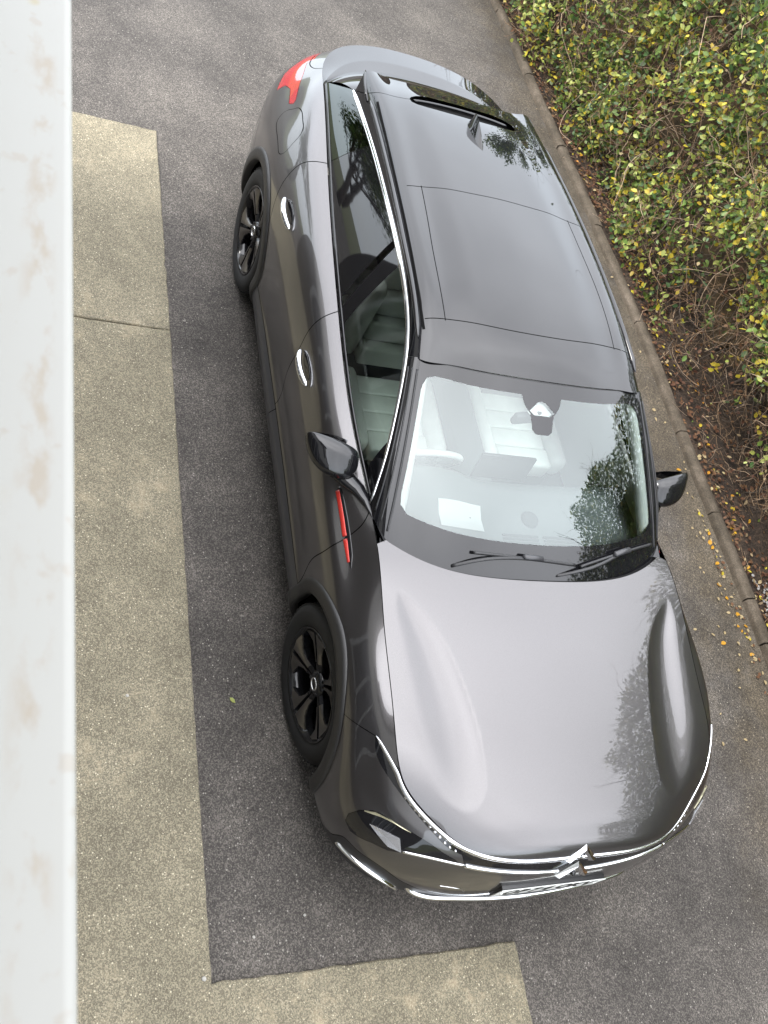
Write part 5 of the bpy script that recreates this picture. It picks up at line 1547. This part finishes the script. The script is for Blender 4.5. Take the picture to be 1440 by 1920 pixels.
# clusters: several leaves around each shoot tip
def clusters(n, **kw):
    c = scatter(n, **kw); m = nrs.randint(3, 8, n)
    idx = np.repeat(np.arange(n), m)
    off = nrs.normal(size=(len(idx), 3)) * np.array([.035, .03, .035])
    base = np.clip(nrs.normal(size=n), -1, 1.8)
    return c[idx] + off, idx, base
pos, idx, base = clusters(6600, x0=-10.5, x1=.6, z0=-.02, z1=1.95, depth=.14)
n = len(pos); d, nn, size = leaf_attrs(n)
hue = base[idx] + nrs.normal(size=n) * .6
mi = np.where(hue < -.75, 0, np.where(hue < .15, 1, np.where(hue < 1.25, 2, 3)))
cpos = np.array(CAM)
dist = np.linalg.norm(pos - cpos, axis=1) / size
in_view = (pos[:, 0] > -6.5) & (pos[:, 0] < -.6) & (pos[:, 2] < 1.5) & (pos[:, 1] - face_y(pos[:, 0], pos[:, 2]) < .06)
order = np.argsort(np.where(in_view, dist, 1e9))[:295]
sel = np.zeros(n, bool); sel[order] = True
# the 295 largest are leaves of their own, sharing meshes
protos = {}
for k in range(len(LEAFM)):
    me = bpy.data.meshes.new('leaf'); me.from_pydata([tuple(v) for v in LV], [], [tuple(int(i) for i in f) for f in LF]); me.materials.append(LEAFM[k])
    me.polygons.foreach_set('use_smooth', np.ones(len(LF), dtype=bool)); protos[k] = me
RR = rot_from(d, nn)
for i in order:
    o = bpy.data.objects.new('leaf', protos[int(mi[i])]); COL.objects.link(o); o.parent = HG
    m = np.eye(4); m[:3, :3] = RR[i] * size[i]; m[:3, 3] = pos[i] + HG_OFF
    o.matrix_local = Matrix(m.tolist())
leaf_mesh('foliage', pos[~sel] + HG_OFF, d[~sel], nn[~sel], size[~sel], mi[~sel], HG, 'stuff')
# upper and inner leaves, out of the picture but mirrored in the car
pos2 = scatter(24000, -8, 5, 1.5, 4.1, .22, False); d, nn, size = leaf_attrs(len(pos2))
leaf_mesh('foliage', pos2 + HG_OFF, d, nn, size * 1.15, colour_pick(len(pos2), [.45, .35, .15, .05]), HG, 'stuff')
pos2 = scatter(15000, -3, 3.5, 2.0, 4.1, .16, False); d, nn, size = leaf_attrs(len(pos2))
leaf_mesh('foliage', pos2 + HG_OFF, d, nn, size * 1.1, colour_pick(len(pos2), [.45, .35, .15, .05]), HG, 'stuff')
pos3 = scatter(2600, .3, 6, .2, 1.9, .2, False); d, nn, size = leaf_attrs(len(pos3))
leaf_mesh('foliage', pos3 + HG_OFF, d, nn, size * 1.3, colour_pick(len(pos3), [.4, .4, .15, .05]), HG, 'stuff')
# dead leaves caught among the twigs
pos4 = scatter(5200, -10.5, 1.5, 0.02, 1.7, .16, False); d, nn, size = leaf_attrs(len(pos4))
leaf_mesh('dry_foliage', pos4 + HG_OFF, d, nn, size * .75, colour_pick(len(pos4), [0.001, 0.001, .001, .02, .86, .12]), HG, 'stuff')
def twig_paths(n, x0, x1, z0, z1, depth, ln, k=5, dens=False, bend=.35):
    b = scatter(n, x0, x1, z0, z1, depth, dens)
    dr = nrs.normal(size=(n, 3)) + np.array([0, -.45, .35]); dr /= np.linalg.norm(dr, axis=1, keepdims=True)
    L_ = nrs.uniform(.4, 1.0, n) * ln
    P = [b]
    for i in range(k - 1):
        dr = dr + nrs.normal(size=(n, 3)) * bend; dr /= np.linalg.norm(dr, axis=1, keepdims=True)
        P.append(P[-1] + dr * (L_ / (k - 1))[:, None])
    P = np.stack(P, 1)
    lim = face_y(P[..., 0], np.maximum(P[..., 2], 0)) - .12
    P[..., 1] = np.maximum(P[..., 1], lim); P[..., 2] = np.maximum(P[..., 2], .02 + .0 * P[..., 2])
    return P
P = twig_paths(8200, -10.5, 1.5, .02, 1.9, .16, .34); n = len(P)
sticks_mesh('twigs', P + HG_OFF, nrs.uniform(.0011, .0028, n), [M['twig'], M['twig_pale'], M['stem']], colour_pick(n, [.55, .2, .25]), HG, 'stuff')
P = twig_paths(1500, -10.5, 2.5, .02, 1.9, .2, .8, k=8, bend=.22); n = len(P)
sticks_mesh('twigs', P + HG_OFF, nrs.uniform(.002, .0042, n), [M['twig'], M['twig_pale'], M['stem']], colour_pick(n, [.45, .25, .3]), HG, 'stuff')
P = twig_paths(1700, -8, 5, 1.6, 4.0, .3, .5, k=6); n = len(P)
sticks_mesh('twigs', P + HG_OFF, nrs.uniform(.002, .004, n), [M['twig']], np.zeros(n, int), HG, 'stuff')
# stems rising from the bed
for i in range(46):
    x = -9.5 + i * .245 + rnd.uniform(-.1, .1); y = ky(x) + rnd.uniform(.55, 1.0)
    pts = [Vector((x, y, -.02))]
    dr = Vector((rnd.uniform(-.35, .35), rnd.uniform(-.12, .2), 1)).normalized()
    for k in range(6):
        pts.append(pts[-1] + dr * rnd.uniform(.25, .4)); dr = (dr + Vector((rnd.uniform(-.3, .3), rnd.uniform(-.10, .18), .1))).normalized()
    r = rnd.uniform(.010, .022)
    V, F = tube([p + Vector(HG_OFF) for p in smooth_line([tuple(p) for p in pts], .12)], r, 7); mesh_obj('stem', V, F, M['stem'], HG)
# added dark sheet that blocks daylight and darkens the mirrored hedge
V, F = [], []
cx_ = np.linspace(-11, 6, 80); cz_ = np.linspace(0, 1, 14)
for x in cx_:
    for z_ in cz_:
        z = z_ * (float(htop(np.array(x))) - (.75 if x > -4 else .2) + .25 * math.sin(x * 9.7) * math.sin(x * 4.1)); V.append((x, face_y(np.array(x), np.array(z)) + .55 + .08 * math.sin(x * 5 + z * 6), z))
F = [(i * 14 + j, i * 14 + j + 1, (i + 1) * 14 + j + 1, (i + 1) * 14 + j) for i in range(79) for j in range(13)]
M['thicket'] = pm('added dark hedge core', (.042, .028, .013), rough=1.0, var=.6, vscale=14.0, bump=1.0, bscale=30)
tag(mesh_obj('added_core', np.array(V) + HG_OFF, F, M['thicket'], HG), kind='stuff')

# ---- litter on the bed
n = 4200
x = nrs.uniform(-10, 2.2, n); y = np.array([ky(a) for a in x]) + .05 + nrs.exponential(.22, n)
pos = np.stack([x, y, .022 + np.minimum(y - np.array([ky(a) for a in x]), .6) * .10 + nrs.uniform(0, .025, n)], 1)
d = nrs.normal(size=(n, 3)) * np.array([1, 1, .2]); nn = np.array([0, 0, 1]) + nrs.normal(size=(n, 3)) * .35
lo = leaf_mesh('leaf_litter', pos, d, nn, nrs.uniform(.02, .042, n), colour_pick(n, [.001, .01, .01, .04, .80, .10, .03]), None, 'stuff')
tag(lo, 'carpet of dead brown leaves on the soil between kerb and hedge', 'leaf litter')
n = 900
x = nrs.uniform(-7, 2.0, n); y = np.array([ky(a) for a in x]) + nrs.uniform(.06, .7, n)
b = np.stack([x, y, np.full(n, .045)], 1); dr = nrs.normal(size=(n, 3)) * np.array([1, 1, .12]); dr /= np.linalg.norm(dr, axis=1, keepdims=True)
P = np.stack([b, b + dr * .06 + nrs.normal(size=(n, 3)) * .006, b + dr * .13 + nrs.normal(size=(n, 3)) * .012], 1); P[..., 2] = np.maximum(P[..., 2], .035)
tag(sticks_mesh('fallen_twigs', P, nrs.uniform(.001, .0026, n), [M['twig'], M['twig_pale']], colour_pick(n, [.7, .3]), None, 'stuff'), 'thin fallen twigs strewn over the soil under the hedge', 'twigs')
# pale pebbles in the corner of the bed
bm = bmesh.new()
for i in range(110):
    r = rnd.uniform(.006, .013); p = (-.52 + rnd.gauss(0, .16), 2.47 + rnd.uniform(-.04, .09), .03 + rnd.uniform(0, .01))
    bmesh.ops.create_icosphere(bm, subdivisions=1, radius=r, matrix=Matrix.Translation(p) @ Matrix.Diagonal((1, rnd.uniform(.7, 1.2), .6, 1)))
M['pebble'] = pm('grey pebbles', (.22, .21, .20), rough=.8, var=.5, vscale=25)
pb = bm_obj('gravel', bm, M['pebble'], None, auto=0); tag(pb, 'small grey pebbles on the soil just behind the kerb', 'gravel', kind='stuff')

# ---- leaves lying on the tarmac, one object each: (x, y, golden?)
FALL = [(-1.631,2.083,1),(-1.659,2.149,1),(-1.723,2.24,0),(-1.677,2.236,0),(-1.458,2.165,0),(-1.451,2.197,0),(-1.321,2.216,0),(-1.305,2.229,0),(-1.243,2.217,0),(-1.209,2.222,0),(-1.197,2.106,0),(-1.17,2.152,0),
 (-1.175,2.227,0),(-1.142,2.218,1),(-1.121,2.108,0),(-1.105,2.168,0),(-1.107,2.222,1),(-1.095,2.242,0),(-1.037,2.197,1),(-1.036,2.235,0),(-.964,2.213,0),(-.975,2.252,0),(-.94,2.222,1),(-.937,2.25,0),(-.891,2.224,0),
 (-.895,2.05,0),(-.849,2.059,0),(-.828,2.182,0),(-.825,2.2,0),(-.778,2.132,1),(-.763,2.158,0),(-.737,2.194,0),(-.719,2.139,0),(-.68,2.159,1),(-.682,2.104,0),(-.707,2.242,0),(-.686,2.233,0),(-.641,2.165,0),
 (-.619,2.198,0),(-.624,2.243,0),(-.573,2.158,0),(-.568,2.193,0),(-.576,2.226,1),(-.538,2.251,0),(-.486,2.147,0),(-.487,2.189,1),(-.488,2.232,1),(-.441,2.187,1),(-.465,2.245,0),(-.469,2.019,0),(-.43,1.934,0),
 (-.424,2.04,0),(-.372,2.026,1),(-.358,2.139,0),(-.299,2.103,0),(-.396,2.222,0),(-.344,2.245,0),(-.292,2.229,1),(-.269,2.205,0),(-.262,2.239,0),(-.193,2.059,0),(-.181,2.242,0),(-2.726,2.232,0),(-2.099,2.129,0),
 (-2.061,2.197,0),(-2.16,2.162,0),(-.454,1.798,0),(.246,1.726,0),(.246,1.919,0),(.088,1.775,0),(-.073,2.017,0),(-3.458,2.208,0),(-5.123,2.13,0),(-5.427,2.09,0)]
for i in range(34): FALL.append((rnd.uniform(-1.4, .1), 2.255 - abs(rnd.gauss(0, .035)), 2))
for x, y, gd in FALL:
    k = 6 if gd == 1 else (5 if gd == 0 else rnd.choice((4, 4, 5, 3)))
    o = bpy.data.objects.new('fallen_leaf', protos[k]); COL.objects.link(o)
    s_ = rnd.uniform(.028, .044) if gd == 1 else rnd.uniform(.016, .034)
    o.location = (x, y, .009); o.rotation_euler = (rnd.uniform(-.3, .3), rnd.uniform(-.25, .25), rnd.uniform(0, 6.28)); o.scale = (s_, s_ * rnd.uniform(.9, 1.3), s_)
    if gd == 1: tag(o, 'golden yellow fallen leaf lying on the tarmac beside the kerb', 'leaf', 'golden leaves along the kerb')
    elif gd == 0: tag(o, 'pale straw coloured fallen leaf lying on the tarmac by the kerb', 'leaf', 'pale leaves along the kerb')
    else: tag(o, 'curled brown or yellowing leaf in the drift against the kerb', 'leaf', 'drifted leaves against the kerb')
o = bpy.data.objects.new('fallen_leaf', protos[2]); COL.objects.link(o); o.location = (-.067, -1.153, .010); o.scale = (.036, .03, .03); o.rotation_euler = (.2, .1, .8)
tag(o, 'single green leaf lying on the tarmac between paving and front wheel', 'leaf')
M['white_bit'] = pm('white droppings and chips', (.32, .31, .28), rough=.9)
for x, y, r, lb in ((.90, -.91, .006, 'small white chip on the tarmac in front of the car, nearer the bumper'), (.96, -1.14, .0065, 'small white chip on the tarmac ahead of the bumper near the paving'),
                    (-.08, -1.62, .007, 'white chip lying on the paving beside the front wheel'), (1.09, -1.36, .009, 'pale stone at the inner corner of the paving')):
    bm = bmesh.new(); bmesh.ops.create_icosphere(bm, subdivisions=2, radius=r)
    for v in bm.verts: v.co = Vector((v.co.x * rnd.uniform(.75, 1.25), v.co.y * rnd.uniform(.75, 1.25), v.co.z * .45))
    ob = bm_obj('stone', bm, M['white_bit'], None, auto=0); ob.location = (x, y, .006 if y > -1.3 else .022); tag(ob, lb, 'stone')

# ---- trees beyond the hedge and in the garden, mirrored in roof, bonnet and side glass
def tree(name, x, y, h, r, label, nleaf, slim=1.0, seed=0):
    rr = random.Random(seed); T = empty(name, (x, y, 0)); T.scale = (slim, slim, 1); tag(T, label, 'tree')
    paths = []; tips = []
    def grow(p, d, L_, rad, depth):
        pts = [p]
        for k in range(4):
            p = p + d * (L_ / 4); pts.append(p); d = (d + Vector((rr.uniform(-.2, .2), rr.uniform(-.2, .2), rr.uniform(-.05, .15)))).normalized()
        paths.append((pts, rad)); tips.append(p)
        if depth:
            for k in range(rr.choice((3, 4))):
                q = pts[rr.choice((2, 3, 4))]; a = rr.uniform(0, 6.28); s_ = rr.uniform(.5, 1.0)
                grow(q, (d + Vector((math.cos(a) * s_, math.sin(a) * s_, rr.uniform(-.1, .4)))).normalized(), L_ * rr.uniform(.5, .75), rad * .5, depth - 1)
    grow(Vector((0, 0, -.05)), Vector((rr.uniform(-.1, .1), rr.uniform(-.1, .1), 1)).normalized(), h * .45, r, 4)
    V, F = tube(paths[0][0], [r, r * .9, r * .8, r * .7, r * .6], 10); mesh_obj('trunk', V, F, M['stem'], T)
    P = np.array([[tuple(q) for q in pts] for pts, _ in paths[1:]]); rad = np.array([max(.004, q) for _, q in paths[1:]])
    sticks_mesh('branches', P, rad, [M['stem']], np.zeros(len(P), int), T, 'stuff', seg=4)
    if nleaf:
        t = np.array([tuple(q) for q in tips[10:]]); i = nrs.randint(0, len(t), nleaf); pos = t[i] + nrs.normal(size=(nleaf, 3)) * .16 * h / 5
        d, nn, size = leaf_attrs(nleaf); leaf_mesh('crown', pos, d, nn, size * 2.6, colour_pick(nleaf, [.6, .3, .1]), T, 'stuff')
tree('bare_tree', 1.5, 5.2, 5.4, .06, 'bare twiggy tree standing beyond the hedge, mirrored in the bonnet', 0, seed=3)
tree('leafy_tree', -10.5, 4.7, 5.5, .12, 'leafy tree beyond the hedge at the top of the drive, mirrored in the roof', 5000, slim=.5, seed=5)
tree('leafy_tree', -10.5, -7.5, 6.0, .14, 'broad garden tree beyond the lawn mirrored in the side windows', 6000, seed=8)
tree('leafy_tree', -14.0, -10.5, 7.0, .16, 'tall garden tree furthest across the lawn behind the house', 6000, seed=9)
